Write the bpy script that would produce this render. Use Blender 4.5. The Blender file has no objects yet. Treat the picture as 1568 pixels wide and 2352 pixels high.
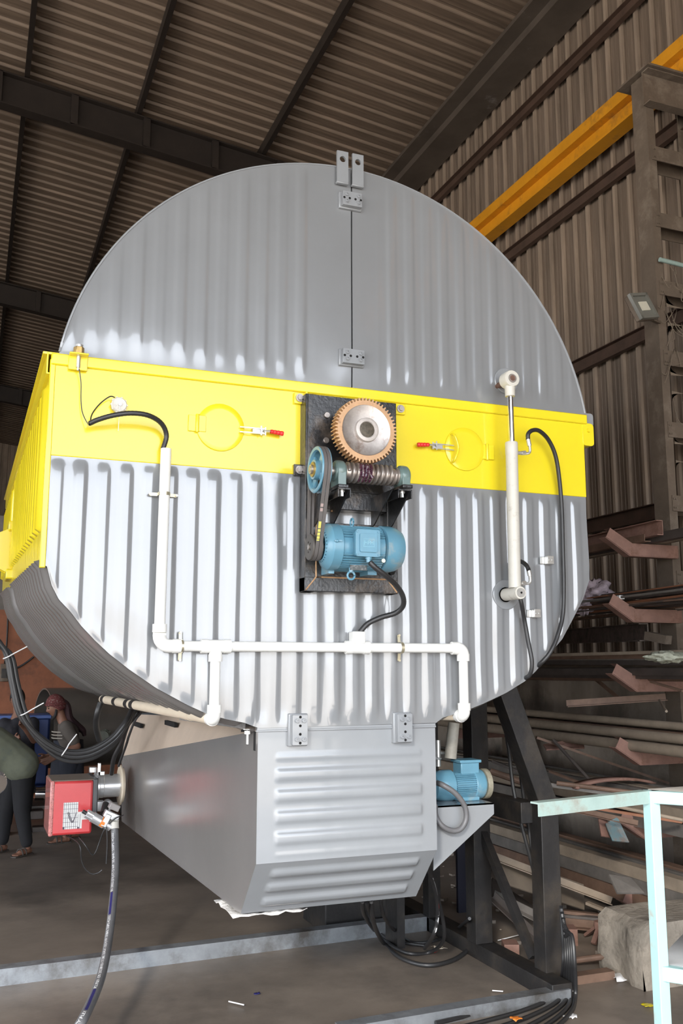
import bpy, math, random
from mathutils import Vector, Matrix
from mathutils.geometry import tessellate_polygon
random.seed(7)
PI = math.pi
V = Vector
sc = bpy.context.scene
C = sc.collection

# ------------------------------------------------------------------ camera
EYE = V((0, 0, 1.95))
YAW, PITCH, FPX = math.radians(21.494), math.radians(9.395), 2142.0
FW = V((math.sin(YAW) * math.cos(PITCH), math.cos(YAW) * math.cos(PITCH), math.sin(PITCH)))
RT = V((math.cos(YAW), -math.sin(YAW), 0))
UP = RT.cross(FW)
cd = bpy.data.cameras.new('camera')
cam = bpy.data.objects.new('camera', cd)
C.objects.link(cam)
cam.matrix_world = Matrix(((RT.x, UP.x, -FW.x, 0), (RT.y, UP.y, -FW.y, 0), (RT.z, UP.z, -FW.z, EYE.z), (0, 0, 0, 1)))
cd.sensor_fit = 'VERTICAL'
cd.sensor_height = 36.0
cd.lens = FPX / 2352 * 36
cd.clip_end = 300
sc.camera = cam

# ------------------------------------------------------------------ daylight and exposure
sc.view_settings.view_transform = 'Standard'
sc.view_settings.look = 'None'
sc.view_settings.gamma = 1
sc.view_settings.exposure = 1.25
w = bpy.data.worlds.new('daylight')
sc.world = w
w.use_nodes = True
nt = w.node_tree
nt.nodes.clear()
tc = nt.nodes.new('ShaderNodeTexCoord')
sx = nt.nodes.new('ShaderNodeSeparateXYZ')
rp = nt.nodes.new('ShaderNodeValToRGB')
mr = nt.nodes.new('ShaderNodeMapRange')
bg = nt.nodes.new('ShaderNodeBackground')
ow = nt.nodes.new('ShaderNodeOutputWorld')
nt.links.new(tc.outputs['Generated'], sx.inputs[0])
nt.links.new(sx.outputs['Z'], mr.inputs['Value'])
mr.inputs['From Min'].default_value = -1
mr.inputs['From Max'].default_value = 1
nt.links.new(mr.outputs[0], rp.inputs[0])
e = rp.color_ramp.elements
e[0].position, e[0].color = 0.0, (0.95, 0.84, 0.72, 1)
e[1].position, e[1].color = 1.0, (0.55, 0.68, 0.95, 1)
for p, c in ((0.44, (1.15, 1.06, 0.96, 1)), (0.495, (1.2, 1.16, 1.1, 1)), (0.51, (1.5, 1.55, 1.62, 1)), (0.62, (1.25, 1.35, 1.5, 1))):
    q = e.new(p)
    q.color = c
nt.links.new(rp.outputs[0], bg.inputs[0])
bg.inputs[1].default_value = 1.9
nt.links.new(bg.outputs[0], ow.inputs[0])
SUN = bpy.data.lights.new('sun', 'SUN')
SUN.energy = 1.1
SUN.angle = math.radians(6)
SUN.color = (1.0, 0.93, 0.84)
so = bpy.data.objects.new('sun', SUN)
C.objects.link(so)
so.rotation_euler = V((0.55, 0.80, -0.42)).to_track_quat('-Z', 'Y').to_euler()

# ------------------------------------------------------------------ materials
def M(name, col, rough=0.5, metal=0.0, var=0.12, scale=4.0, dirt=None, damt=0.4, dscale=2.0, bump=0.0, bscale=40.0, coat=0.0, spec=0.5, streak=None, two=None):
    m = bpy.data.materials.new(name)
    m.use_nodes = True
    n, l = m.node_tree.nodes, m.node_tree.links
    b = n['Principled BSDF']
    t = n.new('ShaderNodeTexCoord')
    src = t.outputs['Object']
    if streak:
        mp = n.new('ShaderNodeMapping')
        mp.inputs['Scale'].default_value = streak
        l.new(src, mp.inputs[0])
        src = mp.outputs[0]
    nz = n.new('ShaderNodeTexNoise')
    nz.inputs['Scale'].default_value = scale
    nz.inputs['Detail'].default_value = 6
    nz.inputs['Roughness'].default_value = 0.65
    l.new(src, nz.inputs['Vector'])
    r = n.new('ShaderNodeValToRGB')
    r.color_ramp.elements[0].position = 0.3
    r.color_ramp.elements[1].position = 0.72
    r.color_ramp.elements[0].color = (*[c * (1 - var) for c in col], 1)
    r.color_ramp.elements[1].color = (*[min(1, c * (1 + var)) for c in (two or col)], 1)
    l.new(nz.outputs[0], r.inputs[0])
    out = r.outputs[0]
    if dirt:
        n2 = n.new('ShaderNodeTexNoise')
        n2.inputs['Scale'].default_value = dscale
        n2.inputs['Detail'].default_value = 8
        n2.inputs['Roughness'].default_value = 0.7
        l.new(t.outputs['Object'], n2.inputs['Vector'])
        r2 = n.new('ShaderNodeValToRGB')
        r2.color_ramp.elements[0].position = 0.62 - damt * 0.3
        r2.color_ramp.elements[1].position = 0.74 - damt * 0.1
        l.new(n2.outputs[0], r2.inputs[0])
        mx = n.new('ShaderNodeMixRGB')
        l.new(r2.outputs[0], mx.inputs[0])
        l.new(out, mx.inputs[1])
        mx.inputs[2].default_value = (*dirt, 1)
        out = mx.outputs[0]
    l.new(out, b.inputs['Base Color'])
    b.inputs['Roughness'].default_value = rough
    b.inputs['Metallic'].default_value = metal
    b.inputs['Specular IOR Level'].default_value = spec
    if coat:
        b.inputs['Coat Weight'].default_value = coat
        b.inputs['Coat Roughness'].default_value = 0.06
    if bump:
        n3 = n.new('ShaderNodeTexNoise')
        n3.inputs['Scale'].default_value = bscale
        n3.inputs['Detail'].default_value = 5
        l.new(src, n3.inputs['Vector'])
        bp = n.new('ShaderNodeBump')
        bp.inputs['Strength'].default_value = bump
        bp.inputs['Distance'].default_value = 0.02
        l.new(n3.outputs[0], bp.inputs['Height'])
        l.new(bp.outputs[0], b.inputs['Normal'])
    return m

GREY = M('grey_gloss_paint', (0.215, 0.225, 0.235), 0.22, 0.0, 0.05, 1.5, bump=0.05, bscale=6, coat=1.0, spec=0.8)
GREYF = M('grey_gloss_paint_flat', (0.26, 0.275, 0.29), 0.24, 0.0, 0.06, 2.5, bump=0.06, bscale=5, coat=0.4, spec=0.7)
GREYS = M('grey_side_paint', (0.25, 0.24, 0.235), 0.21, 0.35, 0.08, 1.2, bump=0.04, bscale=3)
DUSTY = M('dusty_tan_grey_paint', (0.50, 0.405, 0.32), 0.5, 0.0, 0.12, 3)
YEL = M('yellow_gloss_paint', (0.80, 0.65, 0.018), 0.28, 0.0, 0.03, 2.0, bump=0.04, bscale=5, coat=0.4)
WHITE = M('white_pvc', (0.80, 0.80, 0.77), 0.3, 0, 0.03, 3)
CREAM = M('cream_pvc', (0.72, 0.62, 0.48), 0.35, 0, 0.06, 8)
BLACK = M('black_steel', (0.011, 0.011, 0.012), 0.32, 0.0, 0.5, 9, dirt=(0.11, 0.085, 0.065), damt=0.35, dscale=7, bump=0.12, bscale=60, spec=0.6, coat=0.12)
BLACKD = M('dusty_black_steel', (0.014, 0.013, 0.013), 0.55, 0.0, 0.4, 5, dirt=(0.045, 0.036, 0.027), damt=0.5, dscale=3, bump=0.15, bscale=30)
RUBBER = M('black_rubber', (0.022, 0.022, 0.023), 0.42, 0, 0.2, 20, spec=0.6)
BELTM = M('grey_belt_rubber', (0.11, 0.10, 0.095), 0.6, 0, 0.1, 20)
STEEL = M('bare_steel', (0.42, 0.38, 0.35), 0.36, 0.75, 0.25, 12, dirt=(0.22, 0.15, 0.11), damt=0.3, dscale=9)
CHROME = M('chrome', (0.75, 0.75, 0.77), 0.07, 1.0, 0.03, 3)
ZINC = M('zinc_plated_steel', (0.62, 0.62, 0.6), 0.28, 0.7, 0.12, 15)
BRONZE = M('bronze', (0.50, 0.30, 0.16), 0.42, 0.25, 0.15, 14, dirt=(0.12, 0.06, 0.05), damt=0.1, dscale=18)
BLUE = M('blue_motor_paint', (0.12, 0.285, 0.385), 0.3, 0, 0.08, 8, dirt=(0.30, 0.34, 0.33), damt=0.2, dscale=6, coat=0.2)
BLUED = M('dark_blue_grille', (0.03, 0.10, 0.15), 0.5, 0, 0.1, 8)
GREENG = M('green_grey_cast_iron', (0.13, 0.19, 0.18), 0.35, 0.1, 0.15, 12, coat=0.3)
OFFW = M('off_white_cylinder_paint', (0.60, 0.58, 0.52), 0.38, 0.0, 0.06, 6, dirt=(0.33, 0.29, 0.24), damt=0.2, dscale=8)
RED = M('red_gloss_plastic', (0.62, 0.05, 0.055), 0.3, 0, 0.06, 5, coat=0.5)
REDH = M('red_vinyl_grip', (0.75, 0.03, 0.03), 0.4, 0, 0.02, 5)
ALU = M('cast_aluminium', (0.66, 0.67, 0.68), 0.26, 0.65, 0.08, 12)
ORNG = M('orange_label', (0.85, 0.25, 0.04), 0.4, 0, 0.04, 30)
PURPLE = M('dark_purple_grease', (0.06, 0.008, 0.03), 0.15, 0, 0.3, 60, bump=0.8, bscale=120, coat=1)
CRANE = M('orange_yellow_crane_paint', (0.62, 0.27, 0.012), 0.45, 0, 0.14, 2.5, dirt=(0.25, 0.12, 0.03), damt=0.15, dscale=2.0)
ROOFM = M('brown_dusty_roof_sheet', (0.155, 0.113, 0.082), 0.62, 0.1, 0.28, 2.2, streak=(0.6, 9, 1), bump=0.0)
WALLM = M('brown_dusty_wall_sheet', (0.165, 0.125, 0.094), 0.62, 0.1, 0.30, 2.2, streak=(1, 8, 0.45))
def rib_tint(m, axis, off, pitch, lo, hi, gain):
    # raised ribs painted paler, as if catching light from the doorway
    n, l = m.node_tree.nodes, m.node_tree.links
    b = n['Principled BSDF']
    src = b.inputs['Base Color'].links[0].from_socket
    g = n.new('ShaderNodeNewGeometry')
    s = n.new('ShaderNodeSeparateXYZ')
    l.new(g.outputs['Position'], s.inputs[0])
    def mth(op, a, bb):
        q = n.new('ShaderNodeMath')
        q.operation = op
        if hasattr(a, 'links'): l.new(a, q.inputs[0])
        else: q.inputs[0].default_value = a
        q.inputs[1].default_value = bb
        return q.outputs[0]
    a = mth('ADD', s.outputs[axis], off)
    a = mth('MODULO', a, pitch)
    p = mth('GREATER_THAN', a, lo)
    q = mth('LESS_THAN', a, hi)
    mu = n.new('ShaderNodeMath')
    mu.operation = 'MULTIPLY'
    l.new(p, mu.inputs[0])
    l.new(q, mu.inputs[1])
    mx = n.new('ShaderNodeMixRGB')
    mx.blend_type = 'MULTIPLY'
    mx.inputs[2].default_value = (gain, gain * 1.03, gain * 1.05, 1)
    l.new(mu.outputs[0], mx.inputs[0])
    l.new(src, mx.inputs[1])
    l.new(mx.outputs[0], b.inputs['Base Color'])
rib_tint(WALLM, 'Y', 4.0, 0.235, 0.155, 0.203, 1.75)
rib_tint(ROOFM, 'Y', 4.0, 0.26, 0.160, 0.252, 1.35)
GIRT = M('rusty_brown_girt', (0.075, 0.045, 0.032), 0.6, 0.1, 0.3, 6)
RAFT = M('dark_brown_rafter', (0.022, 0.016, 0.013), 0.6, 0.1, 0.25, 4)
GUTT = M('stained_gutter_steel', (0.085, 0.068, 0.055), 0.6, 0.1, 0.25, 2, dirt=(0.25, 0.23, 0.22), damt=0.02, dscale=1.6)
COLM = M('dusty_brown_column', (0.125, 0.095, 0.07), 0.85, 0, 0.2, 5, dirt=(0.20, 0.165, 0.13), damt=0.3, dscale=2.5, bump=0.3, bscale=18)
CONC = M('stained_concrete', (0.34, 0.285, 0.235), 0.85, 0, 0.35, 1.8, dirt=(0.13, 0.11, 0.09), damt=0.55, dscale=1.3, streak=(1, 1, 0.4), bump=0.3, bscale=12)
CONCB = M('rough_concrete_block', (0.27, 0.235, 0.19), 0.9, 0, 0.3, 5, dirt=(0.08, 0.065, 0.05), damt=0.35, dscale=4, bump=0.9, bscale=14)
FLOORM = M('dusty_concrete_floor', (0.225, 0.188, 0.155), 0.42, 0, 0.32, 0.9, dirt=(0.10, 0.085, 0.073), damt=0.50, dscale=0.7, bump=0.12, bscale=9, spec=0.5)
RUST = M('rust_primer_steel', (0.24, 0.135, 0.105), 0.72, 0, 0.18, 9, dirt=(0.16, 0.08, 0.05), damt=0.3, dscale=7, bump=0.2, bscale=40)
STOCKS = [M('dark_mill_scale_bar', (0.075, 0.062, 0.055), 0.5, 0.2, 0.3, 6), M('brown_rusty_bar', (0.16, 0.098, 0.068), 0.65, 0.1, 0.3, 7), M('dusty_tan_bar', (0.25, 0.20, 0.15), 0.75, 0, 0.25, 5), M('grey_steel_bar', (0.17, 0.155, 0.14), 0.5, 0.2, 0.3, 6), M('orange_rust_rod', (0.22, 0.09, 0.045), 0.7, 0, 0.2, 7)]
MINT = M('pale_mint_paint', (0.38, 0.58, 0.57), 0.42, 0, 0.06, 5, dirt=(0.40, 0.38, 0.33), damt=0.12, dscale=9, coat=0.2)
MINTD = M('scuffed_mint_paint', (0.30, 0.40, 0.37), 0.5, 0, 0.15, 6, dirt=(0.22, 0.18, 0.14), damt=0.4, dscale=6)
GALV = M('galvanised_channel', (0.30, 0.32, 0.34), 0.42, 0.5, 0.2, 8, dirt=(0.12, 0.11, 0.10), damt=0.5, dscale=3)
TERRA = M('orange_brown_panel', (0.24, 0.085, 0.04), 0.7, 0, 0.25, 3, dirt=(0.12, 0.05, 0.03), damt=0.3, dscale=2)
SHEETG = M('brushed_sheet_steel', (0.24, 0.22, 0.20), 0.3, 0.6, 0.15, 2)
DRUMB = M('blue_plastic', (0.012, 0.03, 0.12), 0.4, 0, 0.1, 4)
SKIN = M('brown_skin', (0.20, 0.095, 0.06), 0.55, 0, 0.08, 12)
HAIR = M('black_hair', (0.012, 0.010, 0.010), 0.6, 0, 0.2, 60, bump=0.5, bscale=150)
SHIRTD = M('dark_floral_shirt', (0.014, 0.014, 0.020), 0.8, 0, 0.3, 30, dirt=(0.06, 0.05, 0.045), damt=0.1, dscale=24)
SHIRTG = M('grey_brown_tshirt', (0.085, 0.072, 0.062), 0.85, 0, 0.1, 10)
SHIRTO = M('olive_grey_shirt', (0.13, 0.14, 0.10), 0.85, 0, 0.15, 8, dirt=(0.09, 0.11, 0.10), damt=0.35, dscale=5)
NAVY = M('navy_cloth', (0.018, 0.021, 0.032), 0.85, 0, 0.2, 12)
BLKC = M('black_trousers', (0.010, 0.010, 0.012), 0.85, 0, 0.2, 12)
SCARF = M('maroon_white_checked_scarf', (0.10, 0.02, 0.02), 0.85, 0, 0.2, 30, dirt=(0.35, 0.28, 0.25), damt=0.25, dscale=55)
STRIPE = M('pale_stripe', (0.32, 0.29, 0.25), 0.8, 0, 0.05, 8)
SANDAL = M('grey_brown_sandal', (0.06, 0.05, 0.042), 0.7, 0, 0.2, 20)
TXTW = M('white_print', (0.75, 0.75, 0.75), 0.5, 0, 0.02, 3)
TXTY = M('yellow_print', (0.62, 0.58, 0.12), 0.5, 0, 0.05, 3)
NAVYP = M('navy_print', (0.02, 0.02, 0.12), 0.5, 0, 0.02, 3)
REDP = M('red_print', (0.6, 0.03, 0.03), 0.5, 0, 0.02, 3)
HOLE = M('dark_hole', (0.006, 0.006, 0.006), 0.9, 0, 0.05, 3)
GREYH = M('worn_grey_hose', (0.135, 0.135, 0.14), 0.42, 0, 0.15, 12)
TIEM = M('white_nylon', (0.75, 0.75, 0.75), 0.4, 0, 0.02, 3)
WEB = M('dusty_cobweb', (0.17, 0.135, 0.10), 0.95, 0, 0.2, 20)
CLOTHP = M('pale_lilac_cloth', (0.33, 0.27, 0.30), 0.9, 0, 0.3, 9, bump=1.0, bscale=14)
CLOTHG = M('pale_green_plastic_sack', (0.28, 0.29, 0.23), 0.6, 0, 0.3, 14, bump=1.0, bscale=22)
GLASSD = M('lamp_glass_grey', (0.17, 0.17, 0.15), 0.25, 0, 0.06, 10)
LEDP = M('pale_led_plate', (0.62, 0.60, 0.50), 0.5, 0, 0.03, 10)
GRIDW = M('pale_fan_guard', (0.75, 0.75, 0.73), 0.5, 0, 0.03, 10)

# ------------------------------------------------------------------ mesh helpers
WL = {}
def px(u, v, ax, val):
    """world point seen along a direction, on the plane coordinate[ax] = val"""
    d = FW * FPX + RT * (u - 784) - UP * (v - 1176)
    return EYE + d * ((val - EYE[ax]) / d[ax])
YF = 4.6
def F(u, v, y=YF):
    return px(u, v, 1, y)
def frame(d, up=None):
    d = V(d).normalized()
    up = V(up) if up else V((0, 0, 1))
    if abs(d.dot(up.normalized())) > 0.98:
        up = V((0, 1, 0)) if abs(d.y) < 0.9 else V((1, 0, 0))
    s = d.cross(up).normalized()
    return d, s, s.cross(d).normalized()
def smooth_path(pts, k=8):
    pts = [V(p) for p in pts]
    if len(pts) < 3:
        return pts
    q = [pts[0] * 2 - pts[1]] + pts + [pts[-1] * 2 - pts[-2]]
    out = []
    for i in range(1, len(q) - 2):
        a, b, c, d = q[i - 1:i + 3]
        for j in range(k):
            t = j / k
            out.append(0.5 * ((2 * b) + (c - a) * t + (2 * a - 5 * b + 4 * c - d) * t * t + (3 * b - a - 3 * c + d) * t ** 3))
    out.append(pts[-1])
    return out
class MB:
    def __init__(s):
        s.v, s.f = [], []
    def add(s, v, f):
        o = len(s.v)
        s.v += [V(p) for p in v]
        s.f += [tuple(i + o for i in q) for q in f]
        return s
    def bx(s, x0, x1, y0, y1, z0, z1):
        return s.add([(x, y, z) for x in (x0, x1) for y in (y0, y1) for z in (z0, z1)],
                     [(0, 1, 3, 2), (4, 6, 7, 5), (0, 4, 5, 1), (2, 3, 7, 6), (0, 2, 6, 4), (1, 5, 7, 3)])
    def box(s, c, sz, R=None):
        R = R or Matrix.Identity(3)
        c = V(c)
        vs = [c + R @ V((x * sz[0] / 2, y * sz[1] / 2, z * sz[2] / 2)) for x in (-1, 1) for y in (-1, 1) for z in (-1, 1)]
        return s.add(vs, [(0, 1, 3, 2), (4, 6, 7, 5), (0, 4, 5, 1), (2, 3, 7, 6), (0, 2, 6, 4), (1, 5, 7, 3)])
    def sweep(s, sec, p0, p1, up=None):
        """a beam with the 2-D section sec [(side, up)...] from p0 to p1"""
        d, a, b = frame(V(p1) - V(p0), up)
        n = len(sec)
        vs = [V(p0) + a * x + b * y for x, y in sec] + [V(p1) + a * x + b * y for x, y in sec]
        fs = [(i, (i + 1) % n, n + (i + 1) % n, n + i) for i in range(n)]
        tr = tessellate_polygon([[V((x, y, 0)) for x, y in sec]])
        fs += [tuple(t) for t in tr] + [tuple(n + i for i in reversed(t)) for t in tr]
        return s.add(vs, fs)
    def bar(s, p0, p1, wd, h, up=None):
        return s.sweep([(-wd / 2, -h / 2), (wd / 2, -h / 2), (wd / 2, h / 2), (-wd / 2, h / 2)], p0, p1, up)
    def cyl(s, p0, p1, r, r1=None, n=24, caps=True):
        return s.lathe([(r, 0), (r1 if r1 is not None else r, (V(p1) - V(p0)).length)], p0, V(p1) - V(p0), n, caps)
    def lathe(s, prof, o, axis, n=24, caps=True):
        d, a, b = frame(axis)
        o = V(o)
        vs = []
        for r, h in prof:
            for i in range(n):
                t = 2 * PI * i / n
                vs.append(o + d * h + (a * math.cos(t) + b * math.sin(t)) * r)
        k = len(prof)
        fs = [(j * n + i, j * n + (i + 1) % n, (j + 1) * n + (i + 1) % n, (j + 1) * n + i) for j in range(k - 1) for i in range(n)]
        if caps:
            fs += [tuple(reversed(range(n))), tuple((k - 1) * n + i for i in range(n))]
        return s.add(vs, fs)
    def tube(s, pts, r, n=10, k=8, closed=False, rip=0, flat=1.0):
        P = smooth_path(pts, k) if k else [V(p) for p in pts]
        if closed:
            P = [V(p) for p in pts]
        m = len(P)
        vs, pa = [], None
        for i, p in enumerate(P):
            if closed:
                d = (P[(i + 1) % m] - P[i - 1]).normalized()
            else:
                d = (P[min(i + 1, m - 1)] - P[max(i - 1, 0)]).normalized()
            if pa is None:
                d, a, b = frame(d)
            else:
                a = (pa - d * pa.dot(d)).normalized()
                b = a.cross(d) * -1
            pa = a
            rr = r(i / (m - 1)) if callable(r) else r
            if rip:
                rr *= 1 + rip * (i % 2)
            for j in range(n):
                t = 2 * PI * j / n
                vs.append(p + a * math.cos(t) * rr + b * math.sin(t) * rr * flat)
        fs = [(i * n + j, i * n + (j + 1) % n, (i + 1) * n + (j + 1) % n, (i + 1) * n + j) for i in range(m - 1) for j in range(n)]
        if closed:
            i = m - 1
            fs += [(i * n + j, i * n + (j + 1) % n, (j + 1) % n, j) for j in range(n)]
        else:
            fs += [tuple(reversed(range(n))), tuple((m - 1) * n + j for j in range(n))]
        return s.add(vs, fs)
    def ring(s, c, axis, R, r, n=32, m=10):
        d, a, b = frame(axis)
        return s.tube([V(c) + (a * math.cos(2 * PI * i / n) + b * math.sin(2 * PI * i / n)) * R for i in range(n)], r, m, 0, True)
    def plate(s, loops, o, ux, uy, th):
        """flat plate: 2-D loops (first outline, rest holes) in the frame o, ux, uy, thickness th along ux x uy"""
        o, ux, uy = V(o), V(ux), V(uy)
        nn = ux.cross(uy).normalized() * th
        fl = [p for L in loops for p in L]
        tr = tessellate_polygon([[V((x, y, 0)) for x, y in L] for L in loops])
        k = len(fl)
        vs = [o + ux * x + uy * y for x, y in fl] + [o + ux * x + uy * y + nn for x, y in fl]
        fs = [tuple(t) for t in tr] + [tuple(k + i for i in reversed(t)) for t in tr]
        st = 0
        for L in loops:
            q = len(L)
            fs += [(st + i, st + (i + 1) % q, k + st + (i + 1) % q, k + st + i) for i in range(q)]
            st += q
        return s.add(vs, fs)
    def grid(s, rows):
        n = len(rows[0])
        return s.add([p for r in rows for p in r], [(j * n + i, j * n + i + 1, (j + 1) * n + i + 1, (j + 1) * n + i) for j in range(len(rows) - 1) for i in range(n - 1)])
    def sphere(s, c, r, n=16, m=10, sc3=(1, 1, 1)):
        vs = [V(c) + V((r * sc3[0] * math.sin(PI * j / m) * math.cos(2 * PI * i / n), r * sc3[1] * math.sin(PI * j / m) * math.sin(2 * PI * i / n), r * sc3[2] * math.cos(PI * j / m))) for j in range(m + 1) for i in range(n)]
        return s.add(vs, [(j * n + i, (j + 1) * n + i, (j + 1) * n + (i + 1) % n, j * n + (i + 1) % n) for j in range(m) for i in range(n)])
    def bolt(s, c, axis, r=0.012, h=0.01):
        c = V(c)
        d = V(axis).normalized()
        s.cyl(c, c + d * h * 0.25, r * 1.5, n=16)
        return s.cyl(c + d * h * 0.25, c + d * h, r, n=6)
    def build(s, name, mat, parent=None, ang=35, bevel=0, solid=0):
        me = bpy.data.meshes.new(name)
        if parent:
            o0 = WL[parent.name]
        else:
            xs = [p.x for p in s.v]; ys = [p.y for p in s.v]; zs = [p.z for p in s.v]
            o0 = V(((min(xs) + max(xs)) / 2, (min(ys) + max(ys)) / 2, min(zs)))
        me.from_pydata([tuple(p - o0) for p in s.v], [], s.f)
        me.validate()
        me.update()
        bmm = __import__('bmesh').new()
        bmm.from_mesh(me)
        __import__('bmesh').ops.recalc_face_normals(bmm, faces=bmm.faces)
        bmm.to_mesh(me)
        bmm.free()
        me.polygons.foreach_set('use_smooth', [True] * len(me.polygons))
        me.set_sharp_from_angle(angle=math.radians(ang))
        me.materials.append(mat)
        o = bpy.data.objects.new(name, me)
        C.objects.link(o)
        if parent:
            o.parent = parent
            WL[o.name] = o0
        else:
            o.location = o0
            WL[o.name] = o0
        if solid:
            q = o.modifiers.new('thickness', 'SOLIDIFY')
            q.thickness = solid
            q.offset = 0
        if bevel:
            q = o.modifiers.new('bevel', 'BEVEL')
            q.width = bevel
            q.segments = 2
            q.limit_method = 'ANGLE'
        return o
def thing(name, label, cat, loc, group=None):
    o = bpy.data.objects.new(name, None)
    o.empty_display_size = 0.1
    C.objects.link(o)
    o.location = V(loc)
    WL[o.name] = V(loc)
    o['label'] = label
    o['category'] = cat
    if group:
        o['group'] = group
    return o
def tag(o, label, cat, group=None, kind=None):
    o['label'] = label
    o['category'] = cat
    if group:
        o['group'] = group
    if kind:
        o['kind'] = kind
    return o
def struct(o, label=None):
    o['kind'] = 'structure'
    if label:
        o['label'] = label
        o['category'] = 'building part'
    return o
def circ(r, n=24, cx=0, cy=0, rev=False):
    q = [(cx + r * math.cos(2 * PI * i / n), cy + r * math.sin(2 * PI * i / n)) for i in range(n)]
    return q[::-1] if rev else q
def rrect(x0, x1, y0, y1, r, n=5):
    out = []
    for cx, cy, a in ((x1 - r, y1 - r, 0), (x0 + r, y1 - r, 90), (x0 + r, y0 + r, 180), (x1 - r, y0 + r, 270)):
        for i in range(n + 1):
            t = math.radians(a + 90 * i / n)
            out.append((cx + r * math.cos(t), cy + r * math.sin(t)))
    return out
def trap(p, a=0.24):
    """rounded trapezoid wave, period 1, value 0..1"""
    return 0.5 + 0.5 * math.tanh(2.6 * math.sin(2 * PI * p)) / math.tanh(2.6)
def ISEC(w_, h, t, tf):
    return [(-w_ / 2, -h / 2), (w_ / 2, -h / 2), (w_ / 2, -h / 2 + tf), (t / 2, -h / 2 + tf), (t / 2, h / 2 - tf), (w_ / 2, h / 2 - tf), (w_ / 2, h / 2), (-w_ / 2, h / 2), (-w_ / 2, h / 2 - tf), (-t / 2, h / 2 - tf), (-t / 2, -h / 2 + tf), (-w_ / 2, -h / 2 + tf)]
def CSEC(w_, h, t):
    return [(0, -h / 2), (w_, -h / 2), (w_, -h / 2 + t), (t, -h / 2 + t), (t, h / 2 - t), (w_, h / 2 - t), (w_, h / 2), (0, h / 2)]
def LSEC(w_, h, t):
    return [(0, 0), (w_, 0), (w_, t), (t, t), (t, h), (0, h)]

# ------------------------------------------------------------------ the building
XW = 6.0
fl = MB().bx(-14, 6.3, -4, 40, -0.2, 0.0).build('floor', FLOORM)
struct(fl)
SL = 0.123
def zroof(x):
    return 9.95 + SL * (5.75 - x)
XR = -14.0
RIDGE = -4.0
def zr(x):
    return zroof(x) if x > RIDGE else zroof(2 * RIDGE - x)
ys, prof = [], []
y = -4.0
PITCHR = 0.26
while y < 40:
    for dy, dz in ((0, 0), (0.03, -0.004), (0.06, 0), (0.09, 0), (0.12, -0.004), (0.15, 0), (0.175, -0.04), (0.235, -0.04)):
        ys.append(y + dy)
        prof.append(dz)
    y += PITCHR
for nm, xa, xb in (('roof_right', 6.1, RIDGE), ('roof_left', RIDGE, XR)):
    m = MB()
    m.grid([[V((x, a, zr(x) - 0.0 - b)) for a, b in zip(ys, prof)] for x in (xa, (xa + xb) / 2, xb)])
    m.grid([[V((x, a, zr(x) + 0.10)) for a in (-4, 40)] for x in (xa, xb)])
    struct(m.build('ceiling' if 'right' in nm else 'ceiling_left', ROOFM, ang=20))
# purlins
for i, x in enumerate((5.88, 3.84, 1.87, 0.24, -1.5, -3.3)):
    m = MB().sweep(CSEC(0.07, 0.17, 0.012), (x, -4, zr(x) - 0.10), (x, 40, zr(x) - 0.10), (0, 0, 1))
    struct(m.build('roof_purlin', GIRT if i == 0 else RAFT))
for yr in (13.3, 21.2, 29.3):
    m = MB()
    a, b = V((5.6, yr, zr(5.6) - 0.19)), V((RIDGE, yr, zr(RIDGE) - 0.19))
    off = V((0, 0, -0.27))
    m.sweep(ISEC(0.2, 0.50, 0.012, 0.02), a + off, b + off, (0, 0, 1))
    for k in range(9):
        t = (k + 0.35) / 9
        p = a.lerp(b, t) + off
        m.bx(p.x - 0.05, p.x + 0.05, yr - 0.1, yr + 0.1, p.z - 0.24, p.z + 0.24)
    m.sweep(ISEC(0.2, 0.5, 0.012, 0.02), b + off, (XR, yr, zr(XR) - 0.46), (0, 0, 1))
    struct(m.build('rafter', RAFT))
# eave beam along the right wall
struct(MB().bx(5.6, 6.0, -4, 40, 9.2, 9.24).bx(5.6, 5.62, -4, 40, 9.24, 9.6).bx(5.42, 5.6, -4, 40, 9.3, 9.33).build('eave_beam', GUTT))
# right wall: sheeting with narrow raised ribs, girts, concrete below
m = MB()
ys, xs = [], []
y = -4.0
while y < 40:
    for dy, dx in ((0, 0), (0.05, 0), (0.056, -0.006), (0.062, 0), (0.11, 0), (0.116, -0.006), (0.122, 0), (0.152, 0), (0.160, -0.045), (0.198, -0.045), (0.206, 0.0), (0.210, 0.05), (0.230, 0.05)):
        ys.append(y + dy)
        xs.append(6.06 + dx)
    y += 0.235
m.grid([[V((x, a, z)) for a, x in zip(ys, xs)] for z in (1.7, 9.9)])
m.bx(6.12, 6.3, -4, 40, 0, 10)
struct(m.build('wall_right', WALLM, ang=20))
struct(MB().bx(5.93, 6.12, -4, 40, 0, 1.83).build('wall_right_concrete', CONC))
for z in (8.72, 7.02, 5.17, 3.4, 1.95):
    m = MB().sweep([(-x, y) for x, y in CSEC(0.06, 0.15, 0.008)][::-1], (6.0, -4, z), (6.0, 40, z), (0, 0, 1))
    struct(m.build('wall_girt', GIRT))
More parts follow.
